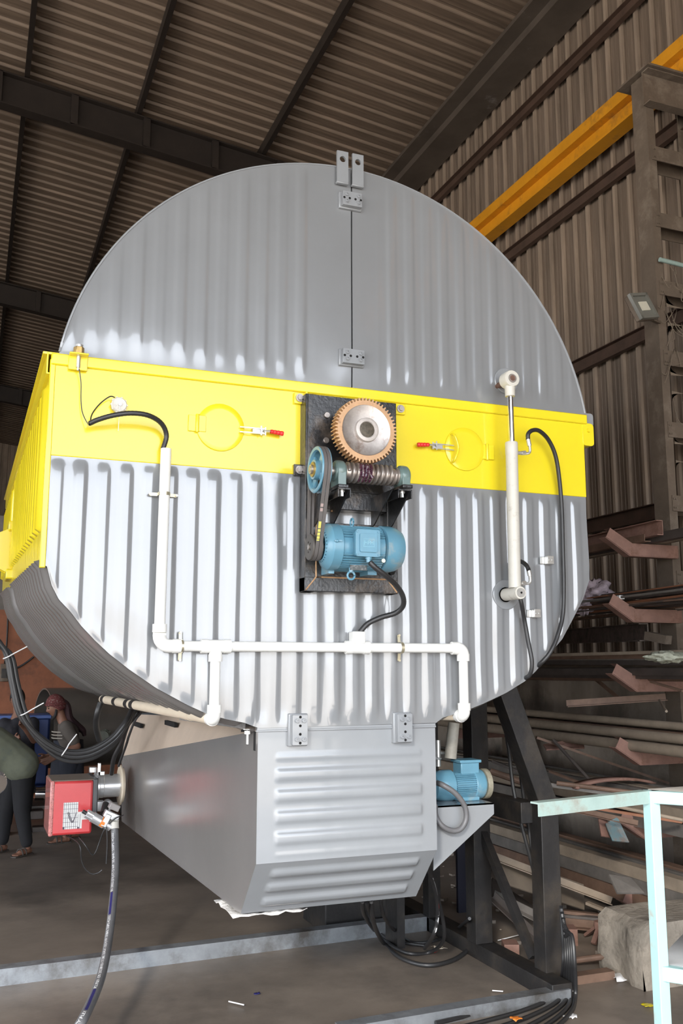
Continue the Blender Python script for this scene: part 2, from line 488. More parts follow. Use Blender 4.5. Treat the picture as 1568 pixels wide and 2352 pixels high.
# back and left walls, front gable over the open doorway
def sheet(p0, p1, z0, z1, pitch=0.24, d=0.03):
    p0, p1 = V(p0), V(p1)
    L = (p1 - p0).length
    u = (p1 - p0) / L
    nrm = u.cross(V((0, 0, 1)))
    row, s_ = [], 0
    while s_ < L:
        for a, b in ((0, 0), (0.15, 0), (0.17, d), (0.22, d)):
            row.append(p0 + u * (s_ + a) + nrm * b)
        s_ += pitch
    return [[p + V((0, 0, z)) for p in row] for z in (z0, z1)]
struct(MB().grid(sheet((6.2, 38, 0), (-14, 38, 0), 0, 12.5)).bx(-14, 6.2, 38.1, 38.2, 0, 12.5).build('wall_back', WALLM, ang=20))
# unseen left side: opening added along its first bays to let daylight in
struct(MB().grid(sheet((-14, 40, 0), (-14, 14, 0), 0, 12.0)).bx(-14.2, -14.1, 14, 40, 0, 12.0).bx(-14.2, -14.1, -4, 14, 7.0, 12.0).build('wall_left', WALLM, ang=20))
for yy in (-3.5, 5.0, 13.3):
    struct(MB().bx(-14.0, -13.7, yy, yy + .3, 0, 9).build('wall_left_post', GIRT))
g = MB().bx(-14, 6.2, -4.15, -4.05, 6.3, 11.5).bx(-14, -10.5, -4.15, -4.05, 0, 6.3).bx(5.2, 6.2, -4.15, -4.05, 0, 6.3)
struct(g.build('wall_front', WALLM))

# crane runway girder
m = MB().sweep([(-.085, -.17), (.085, -.17), (.085, -.148), (.006, -.148), (.006, .04), (.1, .04), (.1, .17), (-.1, .17), (-.1, .04), (-.006, .04), (-.006, -.148), (-.085, -.148)], (5.84, -4, 7.50), (5.84, 38, 7.50), (0, 0, 1))
tag(m.build('crane_girder', CRANE), 'long orange-yellow steel crane girder running along the right wall', 'crane girder')

# built-up crane column with batten plates
t = thing('lattice_column', 'dusty brown built-up steel column with ladder-like batten plates at right edge', 'column', (5.7, 6.3, 0))
for i, xx in enumerate((5.40, 6.0)):
    m = MB()
    sx_ = 1 if i == 0 else -1
    m.bx(xx, xx + 0.012 * sx_, 6.2, 6.36, 0, 7.28)
    m.bx(xx, xx + 0.085 * sx_, 6.188, 6.2, 0, 7.28)
    m.bx(xx, xx + 0.085 * sx_, 6.36, 6.372, 0, 7.28)
    m.build('channel', COLM, t)
z = 6.44
while z > 0.4:
    for yy in (6.178, 6.372):
        m = MB().bx(5.43, 5.97, yy, yy + 0.01, z, z + 0.135)
        for zz in (z + 0.03, z + 0.105):
            for xx in (5.445, 5.465):
                m.cyl((xx, yy, zz), (xx, yy - 0.008, zz), 0.008, n=8)
        m.build('batten_plate', COLM, t)
    z -= 0.64
MB().bx(5.335, 5.99, 6.06, 6.5, 7.28, 7.30).build('cap_plate', COLM, t)
m = MB().sweep(CSEC(0.09, 0.33, 0.012), (5.36, 6.178, 7.11), (5.99, 6.178, 7.11), (0, 0, 1))
m.build('corbel', COLM, t)
m = MB()
for a in range(26):
    rr = random.Random(a)
    p = V((5.42 + rr.random() * 0.35, 6.13 + rr.random() * 0.05, 4.1 + rr.random() * 1.4))
    q = p + V((rr.uniform(-0.2, 0.3), 0, rr.uniform(-0.35, 0.1)))
    m.tube([p, (p + q) / 2 + V((rr.uniform(-.08, .08), 0, -0.07)), q], 0.0035, 5, 5)
for zc, s_ in ((4.98, 1), (4.36, 0.8), (3.75, .55)):
    # web sheets spanning the corner between channel and batten
    for k, (ax_, az) in enumerate(((1, 1), (1, -1))):
        row = []
        for i in range(7):
            tt = i / 6
            row.append([V((5.484, 6.172, zc + az * (0.07 + 0.15 * s_ * tt))), V((5.484 + 0.20 * s_ * (1 - tt) ** 2, 6.172, zc + az * (0.07 + 0.01 + 0.15 * s_ * tt * 0.2)))])
        m.grid(row)
w_ = m.build('cobweb', WEB)
tag(w_, 'dusty cobwebs and hanging threads draped over the column around the floodlight', 'cobweb', kind='stuff')
# conduit stub across the column and the floodlight
m = MB().cyl((5.42, 6.15, 5.47), (6.0, 6.15, 5.44), 0.02)
tag(m.build('wall_conduit', MINTD), 'thin pale horizontal tube bolted across the brown column above the floodlight', 'pipe')
c = px(1477, 703, 1, 6.02)
t = thing('floodlight', 'square grey floodlight with pale square plate mounted tilted on the brown column', 'floodlight', c)
fx = V((1, 0.25, 0.28)).normalized()
fy = V((-0.25, 0.25, 1)).normalized()
fy = (fy - fx * fy.dot(fx)).normalized()
Rl = Matrix((fx, fx.cross(fy) * -1, fy)).transposed()
MB().box(c + Rl @ V((0, 0.035, 0)), (0.24, 0.05, 0.24), Rl).build('housing', COLM, t, bevel=0.01)
m = MB()
for dx, dz, sx_, sz_ in ((0, 0.11, .24, .025), (0, -0.11, .24, .025), (0.11, 0, .025, .24), (-0.11, 0, .025, .24)):
    m.box(c + Rl @ V((dx, 0.0, dz)), (sx_, 0.03, sz_), Rl)
m.build('rim', GLASSD, t)
MB().box(c + Rl @ V((0, 0.008, 0)), (0.2, 0.006, 0.2), Rl).build('reflector', GLASSD, t)
MB().box(c + Rl @ V((0.015, 0.0, 0.0)), (0.11, 0.008, 0.085), Rl).build('led_plate', LEDP, t)
MB().bar(c + Rl @ V((-.10, 0.06, 0)), V((5.41, 6.19, c.z - .05)), 0.03, 0.012).build('bracket', COLM, t)

# ------------------------------------------------------------------ the big drum
CX, CZ, CR = 1.862, 3.193, 1.567          # upper circle on the front plane
ZB = 3.46                                 # top of the yellow band
YB = 10.65                                # far end of the drum
def seam_x(z): return 1.868
drum = thing('processing_drum', 'huge round grey drum with a yellow band filling the middle of the hall', 'industrial drum', (CX, YF + 3, 1.66))
PT = 0.11
def zc(x, r=CR):
    return CZ + math.sqrt(max(0.0, r * r - (x - CX) ** 2))
def sm(a, b, x):
    t = min(1, max(0, (x - a) / (b - a)))
    return t * t * (3 - 2 * t)
def upper(x0, x1):
    rows = []
    n = int((x1 - x0) / 0.0085)
    T = [0, .02, .04, .06, .08, .1, .13, .17, .25, .35, .5, .65, .8, .9, .94, .965, .985, 1]
    for i in range(n + 1):
        x = x0 + (x1 - x0) * i / n
        zt = zc(x)
        col = []
        fx_ = sm(0.16, 0.27, abs(x - seam_x(0) + 0.03))
        for t in T:
            z = ZB - 0.01 + (zt - ZB + 0.01) * t
            a = 0.0038 * fx_ * sm(0.02, 0.14, z - ZB) * sm(0.0, 0.09, (zt - z))
            a *= 1 + 0.3 * math.sin(x * 37)
            dent = 0.003 * math.sin(x * 5 + z * 3) * sm(0, .2, z - ZB) * sm(0, .2, zt - z)
            col.append(V((x, YF - 0.012 - a * trap(x / PT) - dent, z)))
        rows.append(col)
    m = MB().grid(rows)
    # hem along the rim
    for a, b in zip(rows[:-1], rows[1:]):
        p, q = a[-1], b[-1]
        m.add([p, q, q + V((0, 0.03, 0)), p + V((0, 0.03, 0))], [(0, 1, 2, 3)])
    m.add([rows[0][0], rows[0][-1], rows[0][-1] + V((0, .03, 0)), rows[0][0] + V((0, .03, 0))], [(0, 1, 2, 3)])
    m.add([rows[-1][0], rows[-1][-1], rows[-1][-1] + V((0, .03, 0)), rows[-1][0] + V((0, .03, 0))], [(0, 1, 2, 3)])
    return m
upper(CX - CR * 0.9855, seam_x(0) - 0.004).build('upper_end_plate', GREY, drum, ang=60)
upper(seam_x(0) + 0.004, CX + CR * 0.9855).build('upper_end_plate', GREY, drum, ang=60)
# hem bead on the rim
pts = [V((CX - CR * math.cos(a), YF - 0.012, CZ + CR * math.sin(a))) for a in [0.18 + (PI - 0.36) * i / 90 for i in range(91)]]
MB().tube(pts, 0.006, 6, 0).build('rim_bead', GREYF, drum)
# lower outline from the left side round to the right side
LO = [F(u, v) for u, v in ((107, 1300), (118, 1345), (135, 1378), (161, 1405), (186, 1438), (218, 1472), (250, 1502), (296, 1538), (357, 1580), (429, 1619), (475, 1640), (520, 1652), (560, 1660), (592, 1672))]
LR = [F(u, v) for u, v in ((999, 1660), (1014, 1648), (1060, 1635), (1105, 1617), (1160, 1591), (1202, 1565), (1227, 1542), (1258, 1504), (1288, 1468), (1312, 1423), (1336, 1376), (1350, 1333))]
def zlow(x):
    for S in (LO, LR):
        for a, b in zip(S[:-1], S[1:]):
            if a.x <= x <= b.x:
                return a.z + (b.z - a.z) * (x - a.x) / (b.x - a.x)
    if x < LO[0].x: return LO[0].z
    if x > LR[-1].x: return LR[-1].z
    return LO[-1].z + (LR[0].z - LO[-1].z) * (x - LO[-1].x) / (LR[0].x - LO[-1].x)
XL, XRR = 0.288, F(1349, 1300).x
ZY = 2.955                                # lower edge of the yellow band
rows = []
n = int((XRR - XL) / 0.0085)
T = [0, .01, .02, .035, .05, .07, .1, .16, .25, .4, .6, .8, .9, .94, .96, .975, .99, 1]
for i in range(n + 1):
    x = XL + (XRR - XL) * i / n
    zl = zlow(x)
    col = []
    for t in T:
        z = zl + (ZY - zl) * t
        a = 0.0085 * sm(0.01, 0.07, ZY - z) * sm(0.0, 0.11 if 1.33 < x < 2.4 else 0.04, z - zl) * sm(0, 0.06, x - XL) * sm(0.0, 0.09, XRR - x)
        a *= 1 + 0.2 * math.sin(x * 29 + 1)
        dent = 0.0035 * math.sin(x * 9 + z * 6) + 0.002 * math.sin(x * 3 - z * 11)
        col.append(V((x, YF - 0.012 - a * trap(x / PT + 0.2) - dent * sm(0, .1, z - zl) * sm(0, .1, ZY - z), z)))
    rows.append(col)
MB().grid(rows).build('lower_end_plate', GREY, drum, ang=60)
# yellow band: flat plate with a folded lip
m = MB().bx(0.287, 3.385, YF - 0.016, YF + 0.02, ZY - 0.004, ZB - 0.03)
b_ = MB().bx(0.283, 3.405, YF - 0.03, YF + 0.02, ZB - 0.058, ZB)
m.build('yellow_band', YEL, drum, bevel=0.004)
b_.build('band_lip', YEL, drum, bevel=0.006)
MB().bx(0.279, 0.306, YF - 0.0195, YF + 0.02, LO[0].z - 0.01, ZB - 0.03).build('corner_edge', YEL, drum, bevel=0.004)
# side wall and underside shell
def zs(y): return 0.046 * (y - YF)
def rib(y, p=0.22, d=0.03):
    if 7.95 < y < 8.55:
        return -0.05
    return d * trap(y / p)
ysd = [YF + 0.01 + 0.0225 * i for i in range(int((YB - YF) / 0.0225))] + [YB]
X0 = 0.284
m = MB()
rows = []
for y in ysd:
    r_ = rib(y) * sm(0, .08, y - YF)
    zt, zb = ZB + zs(y), LO[0].z + zs(y) + 0.02
    rows.append([V((X0, y, zt)), V((X0, y, zt - 0.14)), V((X0 - r_, y, zt - 0.17)), V((X0 - r_, y, zb + 0.16)), V((X0 - .004, y, zb + 0.145)), V((X0, y, zb))])
m.grid(rows)
m.build('side_wall', YEL, drum, ang=50)
m = MB()
a0, a1 = V((X0 - 0.02, YF, ZB - 0.045)), V((X0 - 0.02, YB, ZB - 0.045 + zs(YB)))
m.sweep(CSEC(0.05, 0.11, 0.008), a0, a1, (0, 0, 1))
m.bar(a0 + V((.02, 0, 0.05)), a1 + V((.02, 0, 0.05)), 0.08, 0.012, (0, 0, 1))
m.build('top_flange', YEL, drum, bevel=0.003)
# underside
m = MB()
OUT = [V((X0, YF, LO[0].z + 0.03))] + [p for p in LO[:]] + [V((CX, YF, 1.655))] + LR
cen = V((CX, 0, 2.8))
OUTS = []
for i, p in enumerate(OUT[:-1]):
    q = OUT[i + 1]
    k = max(1, int((q - p).length / 0.06))
    OUTS += [p.lerp(q, j / k) for j in range(k)]
OUTS.append(OUT[-1])
rows = []
ysu = [YF + 0.0 + 0.0225 * i for i in range(int((YB - YF) / 0.0225))] + [YB]
for y in ysu:
    rr = rib(y, 0.22, 0.028) * sm(0, .08, y - YF)
    if rr < 0: rr = -0.03
    row = []
    for p in OUTS:
        dn = V((p.x - cen.x, 0, p.z - cen.z)).normalized()
        row.append(V((p.x, y, p.z + zs(y) * max(0, (p.z - 1.66) / 0.8))) + dn * rr)
    rows.append(row)
m.grid(rows)
m.build('underside_shell', GREYS, drum, ang=50)
# back end and upper shell
m = MB()
arc = [V((CX - CR * math.cos(a), 0, CZ + CR * math.sin(a))) for a in [0.17 + (PI - 0.34) * i / 40 for i in range(41)]]
m.grid([[V((p.x, y, p.z)) for p in arc] for y in (YF + 0.015, YB)])
full = [V((p.x, YB, p.z)) for p in arc] + [V((XRR, YB, 2.6))] + [V((p.x, YB, p.z + zs(YB) * max(0, (p.z - 1.66) / 0.8))) for p in reversed(OUTS)] + [V((X0, YB, 3.46))]
m.add(full, [tuple(range(len(full)))])
m.grid([[V((XRR, y, z)) for z in (2.46, 3.46)] for y in (YF, YB)])
m.build('upper_shell', GREY, drum)

def bolt_cap(m, c, r=0.011, h=0.012):
    m.lathe([(r * 1.35, 0), (r * 1.35, 0.003), (r, 0.003), (r, h - 0.002), (r * 0.85, h), (r * 0.5, h), (r * 0.5, h * 0.5)], c, (0, -1, 0), 16)
# joint plates with cap screws
def joint_plate(cu, cv, hw, hh, vertical, name='joint_plate', y=YF - 0.03, parent=drum):
    c = F(cu, cv, y)
    loops = [rrect(-hw, hw, -hh, hh, 0.004, 2)]
    m = MB().plate(loops, c, V((1, 0, 0)), V((0, 0, 1)), 0.03)
    pl_ = m.build(name, GREYF, parent, bevel=0.002)
    MB().bx(c.x - hw - 0.012, c.x + hw + 0.01, y, y + 0.04, c.z - hh - 0.008, c.z + hh + 0.006).build('weld_pad', GREYF, parent, bevel=0.005)
    yy = y - 0.03
    s_, l_ = (hw, hh) if vertical else (hh, hw)
    for a in (-1, 1):
        m = MB()
        pos = [(-.45, .62), (.45, .62)]
        for p, q in pos:
            x_, z_ = (p * s_, a * q * l_) if vertical else (a * q * l_, p * s_)
            bolt_cap(m, V((c.x + x_, yy + 0.001, c.z + z_)))
        m.build('cap_screw', GREYF, parent)
        for q in (.28, .86) if vertical else (.3, .86):
            x_, z_ = (0, a * q * l_) if vertical else (a * q * l_, 0)
            MB().cyl((c.x + x_, yy - 0.001, c.z + z_), (c.x + x_, yy + 0.002, c.z + z_), 0.007, n=14).build('bolt_hole', HOLE, parent)
joint_plate(805, 462, 0.058, 0.042, False)
joint_plate(808, 822, 0.063, 0.041, False)
# lifting lugs on top
for x_, (uu, vv) in ((0, (785, 382)), (1, (820, 389))):
    c = F(uu, vv, YF - 0.03)
    hw = 0.034
    z0, z1 = c.z - 0.10, c.z + 0.086
    m = MB().plate([[(-hw, -0.10), (hw, -0.10), (hw, 0.086), (-hw, 0.086)], circ(0.018, 24, 0, 0.037, True)], c, V((1, 0, 0)), V((0, 0, 1)), 0.014)
    m.build('lifting_lug', GREYF, drum, bevel=0.0015)
    MB().bx(c.x - hw - .003, c.x + hw + .003, YF - 0.045, YF - 0.02, z0 - 0.012, z0 + 0.002).build('weld_bead', GREYF, drum, bevel=0.005)
# thin weld seam between the end plates, dark gap line
MB().bx(1.8655, 1.8705, YF - 0.004, YF + 0.001, ZB, CZ + CR - 0.02).build('seam_gap', HOLE, drum)
# hinge tabs at the right edge
c = F(1351, 962, YF)
MB().plate([rrect(-0.06, 0.035, -0.05, 0.035, 0.02)], c, V((1, 0, 0)), V((0, 0, 1)), -0.05).build('hinge_tab', GREYF, drum, bevel=0.004)
c = F(1346, 998, YF)
MB().plate([rrect(-0.04, 0.04, -0.075, 0.065, 0.022)], c + V((0, -0.02, 0)), V((1, 0, 0)), V((0, 0, 1)), -0.07).build('hinge_tab', YEL, drum, bevel=0.004)
MB().cyl(c + V((0, -0.02, 0.02)), c + V((0, -0.035, 0.02)), 0.012).build('hinge_pin', YEL, drum)
# round inspection hatches: door, hinge, toggle latch with red grip
def hatch(cu, cv, r, hinge, latch, lug, side, label):
    c = F(cu, cv, YF - 0.018)
    t_ = thing('inspection_hatch', label, 'hatch', c, None)
    m = MB().lathe([(r, 0), (r, 0.006), (r - 0.003, 0.008), (r - 0.03, 0.0083), (r * 0.3, 0.0088), (0.001, 0.009)], c, (0, -1, 0), 56)
    m.build('door', YEL, t_)
    h = F(*hinge, YF - 0.018)
    m = MB().bx(h.x - 0.045, h.x - 0.006, h.y - 0.008, h.y, h.z - 0.045, h.z + 0.04).bx(h.x + 0.006, h.x + 0.045, h.y - 0.014, h.y, h.z - 0.045, h.z + 0.04)
    m.cyl((h.x, h.y - 0.012, h.z - 0.05), (h.x, h.y - 0.012, h.z + 0.045), 0.009, n=12)
    m.build('hinge', YEL, t_, bevel=0.002)
    if lug:
        l_ = F(*lug, YF - 0.03)
        m = MB().tube([l_ + V((0, 0.01, -0.08)), l_ + V((0, -.03, -0.07)), l_ + V((0.02, -.035, 0)), l_ + V((0, -.03, .07)), l_ + V((0, 0.01, .085))], 0.007, 10)
        m.build('handle', YEL, t_)
    L = F(*latch, YF - 0.03)
    lt = MB().bx(L.x - 0.03, L.x + 0.03, L.y - 0.012, L.y + 0.01, L.z - 0.014, L.z + 0.014)
    lt.bar(L + V((-side * 0.10, -0.014, 0.012)), L + V((side * 0.03, -0.018, 0.012)), 0.005, 0.005)
    lt.bar(L + V((-side * 0.10, -0.014, -0.014)), L + V((side * 0.03, -0.018, -0.014)), 0.005, 0.005)
    lt.bar(L + V((side * 0.012, -0.02, -0.024)), L + V((side * 0.012, -0.02, 0.026)), 0.006, 0.006, (0, 1, 0))
    lt.bar(L + V((side * 0.035, -0.02, -0.022)), L + V((side * 0.035, -0.02, 0.02)), 0.006, 0.006, (0, 1, 0))
    lt.tube([L + V((side * 0.02, -.02, 0)), L + V((side * 0.06, -.022, 0.002)), L + V((side * 0.085, -.022, 0.0))], 0.005, 8)
    lt = lt.build('toggle_latch', ZINC, t_)
    m = MB().tube([L + V((side * (0.06 + 0.012 * k), -0.022, 0.001 - 0.001 * k)) for k in range(7)], lambda q: 0.009 + 0.0025 * abs(math.sin(q * PI * 4)) + 0.002 * q, 12, 4)
    g_ = m.build('grip', REDH, lt)
    g_['label'] = 'red ribbed rubber grip'
    return t_
hatch(506, 982, 0.125, (452, 972), (592, 991), None, 1, 'yellow round hatch left of the big bronze gear with red latch grip')
hatch(1066, 1032, 0.125, (1116, 1038), (1003, 1026), (1038, 1030), -1, 'yellow round hatch right of the gear with a bow handle and red latch grip')
# round reinforcing discs behind the ram pins, hose clips
for (u, v, r) in ((1160, 876, 0.078), (1160, 1366, 0.085)):
    c = F(u, v, YF - 0.014)
    MB().lathe([(r, 0), (r, 0.011), (r - 0.004, 0.014), (0.001, 0.014)], c, (0, -1, 0), 48).build('doubler_disc', GREYF, drum)
for (u, v) in ((1253, 1287), (1223, 1409)):
    c = F(u, v, YF - 0.03)
    m = MB().bx(c.x - 0.035, c.x - 0.005, c.y, c.y + 0.012, c.z - 0.022, c.z + 0.02).bx(c.x - 0.008, c.x + 0.036, c.y - 0.03, c.y, c.z - 0.024, c.z + 0.024)
    for s_ in (0.004, 0.024):
        m.cyl((c.x + s_, c.y - 0.034, c.z), (c.x + s_, c.y - 0.03, c.z), 0.008, n=10)
    m.build('hose_clip', ZINC, drum, bevel=0.002)

# yellow trunnion on the side wall
ty, tz = 8.25, px(42, 1268, 1, 8.25).z
m = MB().lathe([(0.085, 0.0), (0.07, 0.06), (0.07, 0.22), (0.10, 0.30), (0.10, 0.9)], (X0 + 0.03, ty, tz), (-1, 0, 0), 28)
t_ = m.build('trunnion', YEL, drum)
for dy in (-0.07, 0.07):
    m = MB().plate([[(0, -0.19), (0, 0.19), (-0.03, 0.19), (-0.30, 0.06), (-0.30, -0.06), (-0.03, -0.19)]], (X0, ty + dy, tz), V((1, 0, 0)), V((0, 0, 1)), 0.015)
    m.build('gusset', YEL, drum, bevel=0.002)
for s_ in (0.16, -0.24):
    MB().bx(X0 - 0.05, X0 + 0.02, ty - 0.16, ty + 0.16, tz + s_, tz + s_ + 0.08).build('clamp_block', YEL, drum, bevel=0.01)

# bolted corner clips that hold the drive frame
for (u, v) in ((687, 915), (686, 1080), (918, 940)):
    c = F(u, v, YF - 0.03)
    m = MB().bx(c.x - 0.028, c.x + 0.03, c.y - 0.006, c.y + 0.012, c.z - 0.03, c.z + 0.03)
    if u < 800:
        m.bx(c.x + 0.024, c.x + 0.034, c.y - 0.04, c.y + 0.012, c.z - 0.03, c.z + 0.03)
    m.build('clip_angle', YEL if v != 1080 else BLACK, drum, bevel=0.002)
    m = MB().cyl(c + V((0, -0.006, 0)), c + V((0, -0.011, 0)), 0.022, n=20).bolt(c + V((0, -0.011, 0)), (0, -1, 0), 0.015, 0.014)
    m.build('clip_bolt', STEEL, drum)

# ------------------------------------------------------------------ hopper under the drum
hop = thing('discharge_hopper', 'grey corrugated box hopper hanging below the drum with a slanted lower front', 'hopper', (1.86, 5.5, 0.70))
HL, HR = F(590, 1677), F(1000, 1667)
ZT = (HL.z + HR.z) / 2 - 0.003
ZF = F(590, 1985).z
x0, x1 = 1.362, 2.352
ybot, zbot = 4.86, px(555, 2098, 1, 4.86).z
def hx(x): return sm(0.0, 0.03, x - x0 - 0.085) * sm(0.0, 0.025, x1 - 0.075 - x)
rows = []
zsamp = [ZT - (ZT - ZF) * i / 70 for i in range(71)]
xsamp = [x0, x0 + 0.08] + [x0 + 0.085 + 0.006 * i for i in range(6)] + [x0 + 0.2, 1.86, x1 - 0.2] + [x1 - 0.10 + 0.005 * i for i in range(6)] + [x1 - 0.06, x1]
for z in zsamp:
    a = 0.010 * sm(0.10, 0.17, ZT - z) * sm(0.0, 0.035, z - ZF - 0.02)
    rows.append([V((x, YF - 0.002 - a * hx(x) * trap((ZT - z) / 0.102 + 0.1), z)) for x in xsamp])
lr = []
for i in range(41):
    t = i / 40
    y, z = YF + (ybot - YF) * t, ZF + (zbot - ZF) * t
    a = 0.014 * sm(0.10, 0.2, t) * sm(0.0, 0.1, 0.93 - t)
    lr.append([V((x, y - a * hx(x) * trap(t * 3.4 + 0.55) * 0.75, z - a * hx(x) * trap(t * 3.4 + 0.55) * 0.65)) for x in xsamp])
MB().grid(rows).build('front_plate', GREYF, hop, ang=60)
MB().grid(lr).build('slanted_plate', GREYF, hop, ang=60)
# hinge line strip and weld
m = MB().bx(x0 - 0.01, x1 + 0.002, YF - 0.012, YF + 0.01, ZT - 0.006, ZT + 0.004)
m.build('weld_seam', GREYF, hop, bevel=0.003)
MB().bx(x0 - 0.005, x1 + 0.0, YF - 0.006, YF + 0.02, ZT + 0.004, ZT + 0.016).build('seam_strip', GREYF, hop)  # plain grey strip just above the weld seam
yb = 7.7
A = V((x0, YF, ZT - 0.0)); B = px(279, 1737, 1, yb); Bb = px(279, 1886, 1, yb)
Ct = px(300, 1640, 1, yb); Dt = V((x0 + 0.10, YF + 0.03, ZT + 0.05))
FB = V((x0, YF, ZF)); GB = V((x0, ybot, zbot))
def skin(m, quad, n=6):
    a, b, c, d = quad
    m.grid([[a.lerp(b, i / n).lerp(d.lerp(c, i / n), j / n) for i in range(n + 1)] for j in range(n + 1)])
m = MB()
m.add([A, FB, GB, Bb, B], [(0, 1, 2, 3, 4)])
m.build('left_side', GREYS, hop)
m = MB()
skin(m, (A, B, Ct, Dt))
m.build('left_top_slope', DUSTY, hop)
RB, RBb = V((2.6, yb, B.z)), V((2.6, yb, Bb.z))
A2, FB2, GB2 = V((x1, YF, ZT)), V((x1, YF, ZF)), V((x1, ybot, zbot))
m = MB().add([A2, FB2, GB2, RBb, RB], [(0, 1, 2, 3, 4)])
m.build('right_side', GREYF, hop)
m = MB().add([GB, GB2, RBb, Bb], [(0, 1, 2, 3)]).add([B, Bb, RBb, RB], [(0, 1, 2, 3)]).add([Ct, B, RB, RB + V((0, 0, .4))], [(0, 1, 2, 3)])
m.build('bottom_plate', GREYF, hop)
m = MB()
for (u, v) in ((335, 1643), (421, 1663)):
    tt = (u - 300) / 260
    p = Ct.lerp(Dt, min(1, tt * .9)) .lerp(B.lerp(A, min(1, tt * .9)), 0.3)
    m.box(p + V((-0.012, 0, 0.012)), (0.02, 0.34, 0.03))
m.build('slot', HOLE, hop)
joint_plate(685, 1676, 0.04, 0.074, True, parent=hop)
joint_plate(925, 1671, 0.042, 0.072, True, parent=hop)
# corner notch with adjusting bolt
c = F(566, 1690, 4.66)
m = MB().bx(x0 - 0.004, x0 + 0.004, YF + 0.03, YF + 0.30, ZT - 0.10, ZT - 0.005)
m.build('notch', HOLE, hop)
m = MB().cyl((x0 - 0.03, YF + 0.08, ZT - 0.07), (x0 - 0.03, YF + 0.08, ZT + 0.05), 0.007, n=10).cyl((x0 - 0.03, YF + 0.08, ZT - 0.02), (x0 - 0.03, YF + 0.08, ZT - 0.004), 0.016, n=6).cyl((x0 - 0.03, YF + 0.08, ZT + 0.014), (x0 - 0.03, YF + 0.08, ZT + 0.028), 0.016, n=6)
m.bx(x0 - 0.06, x0 + 0.01, YF + 0.05, YF + 0.11, ZT + 0.004, ZT + 0.013)
m.build('adjusting_bolt', ZINC, hop)
m = MB().bar((x0 - 0.02, YF + 0.02, ZT + 0.025), (x0 - 0.25, YF + 0.5, ZT + 0.05), 0.1, 0.03)
m.build('clamp_strip', BLACK, hop)
# side shelf that carries the blower motor
S0 = F(1001, 1852, 4.75); S1 = F(1141, 1857, 4.75)
m = MB().plate([[(0, 0), (S1.x - S0.x, 0), (S1.x - S0.x, -0.06), (0, -0.335)]], (S0.x - 0.02, 4.75, S0.z), V((1, 0, 0)), V((0, 0, 1)), -0.008)
m.bx(S0.x - 0.02, S1.x - 0.02, 4.75, 5.12, S0.z - 0.008, S0.z)
m.plate([[(0, 0), (S1.x - S0.x, 0), (S1.x - S0.x, -0.06), (0, -0.335)]], (S0.x - 0.02, 5.12, S0.z), V((1, 0, 0)), V((0, 0, 1)), -0.008)
m.build('side_shelf', GREYF, hop)
# cloth sticking out underneath
m = MB()
c = GB + V((0.02, 0.04, -0.012))
row = []
rr = random.Random(3)
rows = []
for j in range(9):
    rows.append([V((c.x - 0.06 + 0.04 * i, c.y + 0.05 * j - 0.04, c.z + rr.uniform(-.012, .006))) for i in range(11)])
m.grid(rows)
tag(m.build('packing_cloth', M('white_rag', (.6, .58, .55), .9, bump=1, bscale=30), solid=0.004), 'crumpled white rag poking out under the front corner of the hopper', 'rag')

# ------------------------------------------------------------------ drive: frame, gear, worm, pulleys, motor
ya, yp = 4.50, 4.30
fr = thing('drive_mounting_frame', 'black welded steel mounting frame bolted to the middle of the drum, carrying gear and motor', 'mounting frame', F(807, 1362, 4.55))
L0, R0 = F(702, 905, ya).x, F(914, 1362, ya).x
T0, B0 = F(702, 903, ya).z, F(800, 1361, ya).z
zc1, zc2 = F(800, 1127, ya).z, F(800, 1172, ya).z
bw = 0.062
m = MB().bx(L0, L0 + bw, ya, YF - 0.01, B0, T0).bx(R0 - bw, R0, ya, YF - 0.01, B0, T0)
m.build('side_rail', BLACK, fr, bevel=0.004)
MB().bx(L0, R0, ya - 0.001, YF - 0.01, B0, B0 + 0.075).build('bottom_rail', BLACK, fr, bevel=0.004)
MB().bx(L0 + bw, R0 - bw, ya - 0.002, YF - 0.015, zc2, zc1).build('cross_rail', BLACK, fr, bevel=0.004)
MB().bx(L0 + 0.01, R0 - 0.01, ya - 0.008, ya + 0.004, zc1 - 0.01, T0 - 0.004).build('top_plate', BLACK, fr, bevel=0.002)
mz0, mz1 = F(800, 1318, ya).z, F(800, 1203, ya).z
MB().bx(L0 + bw - 0.01, R0 - 0.02, ya + 0.002, ya + 0.014, mz0 - 0.03, mz1).build('motor_base_plate', BLACK, fr, bevel=0.002)
m = MB()
for a, b in (((L0 + bw, mz1), (L0 + bw, B0 + 0.075)), ((L0 + bw, B0 + 0.075), (R0 - bw, B0 + 0.075)), ((L0 + .004, B0 + .004), (L0 + bw, B0 + 0.075)), ((R0 - .004, B0 + .004), (R0 - bw, B0 + 0.075))):
    pts = [V((a[0] + (b[0] - a[0]) * k / 14, ya - 0.001, a[1] + (b[1] - a[1]) * k / 14)) for k in range(15)]
    m.tube(pts, lambda q: 0.0035, 6, 1, rip=0.35)
m.build('weld_bead', BRONZE, fr)
for (u, v) in ((750, 954), (748, 1012), (899, 1314)):
    c = F(u, v, ya - 0.008)
    MB().cyl(c, c + V((0, -0.012, 0)), 0.016, n=20).build('bolt_head', STEEL if v < 1300 else HOLE, fr, bevel=0.002)
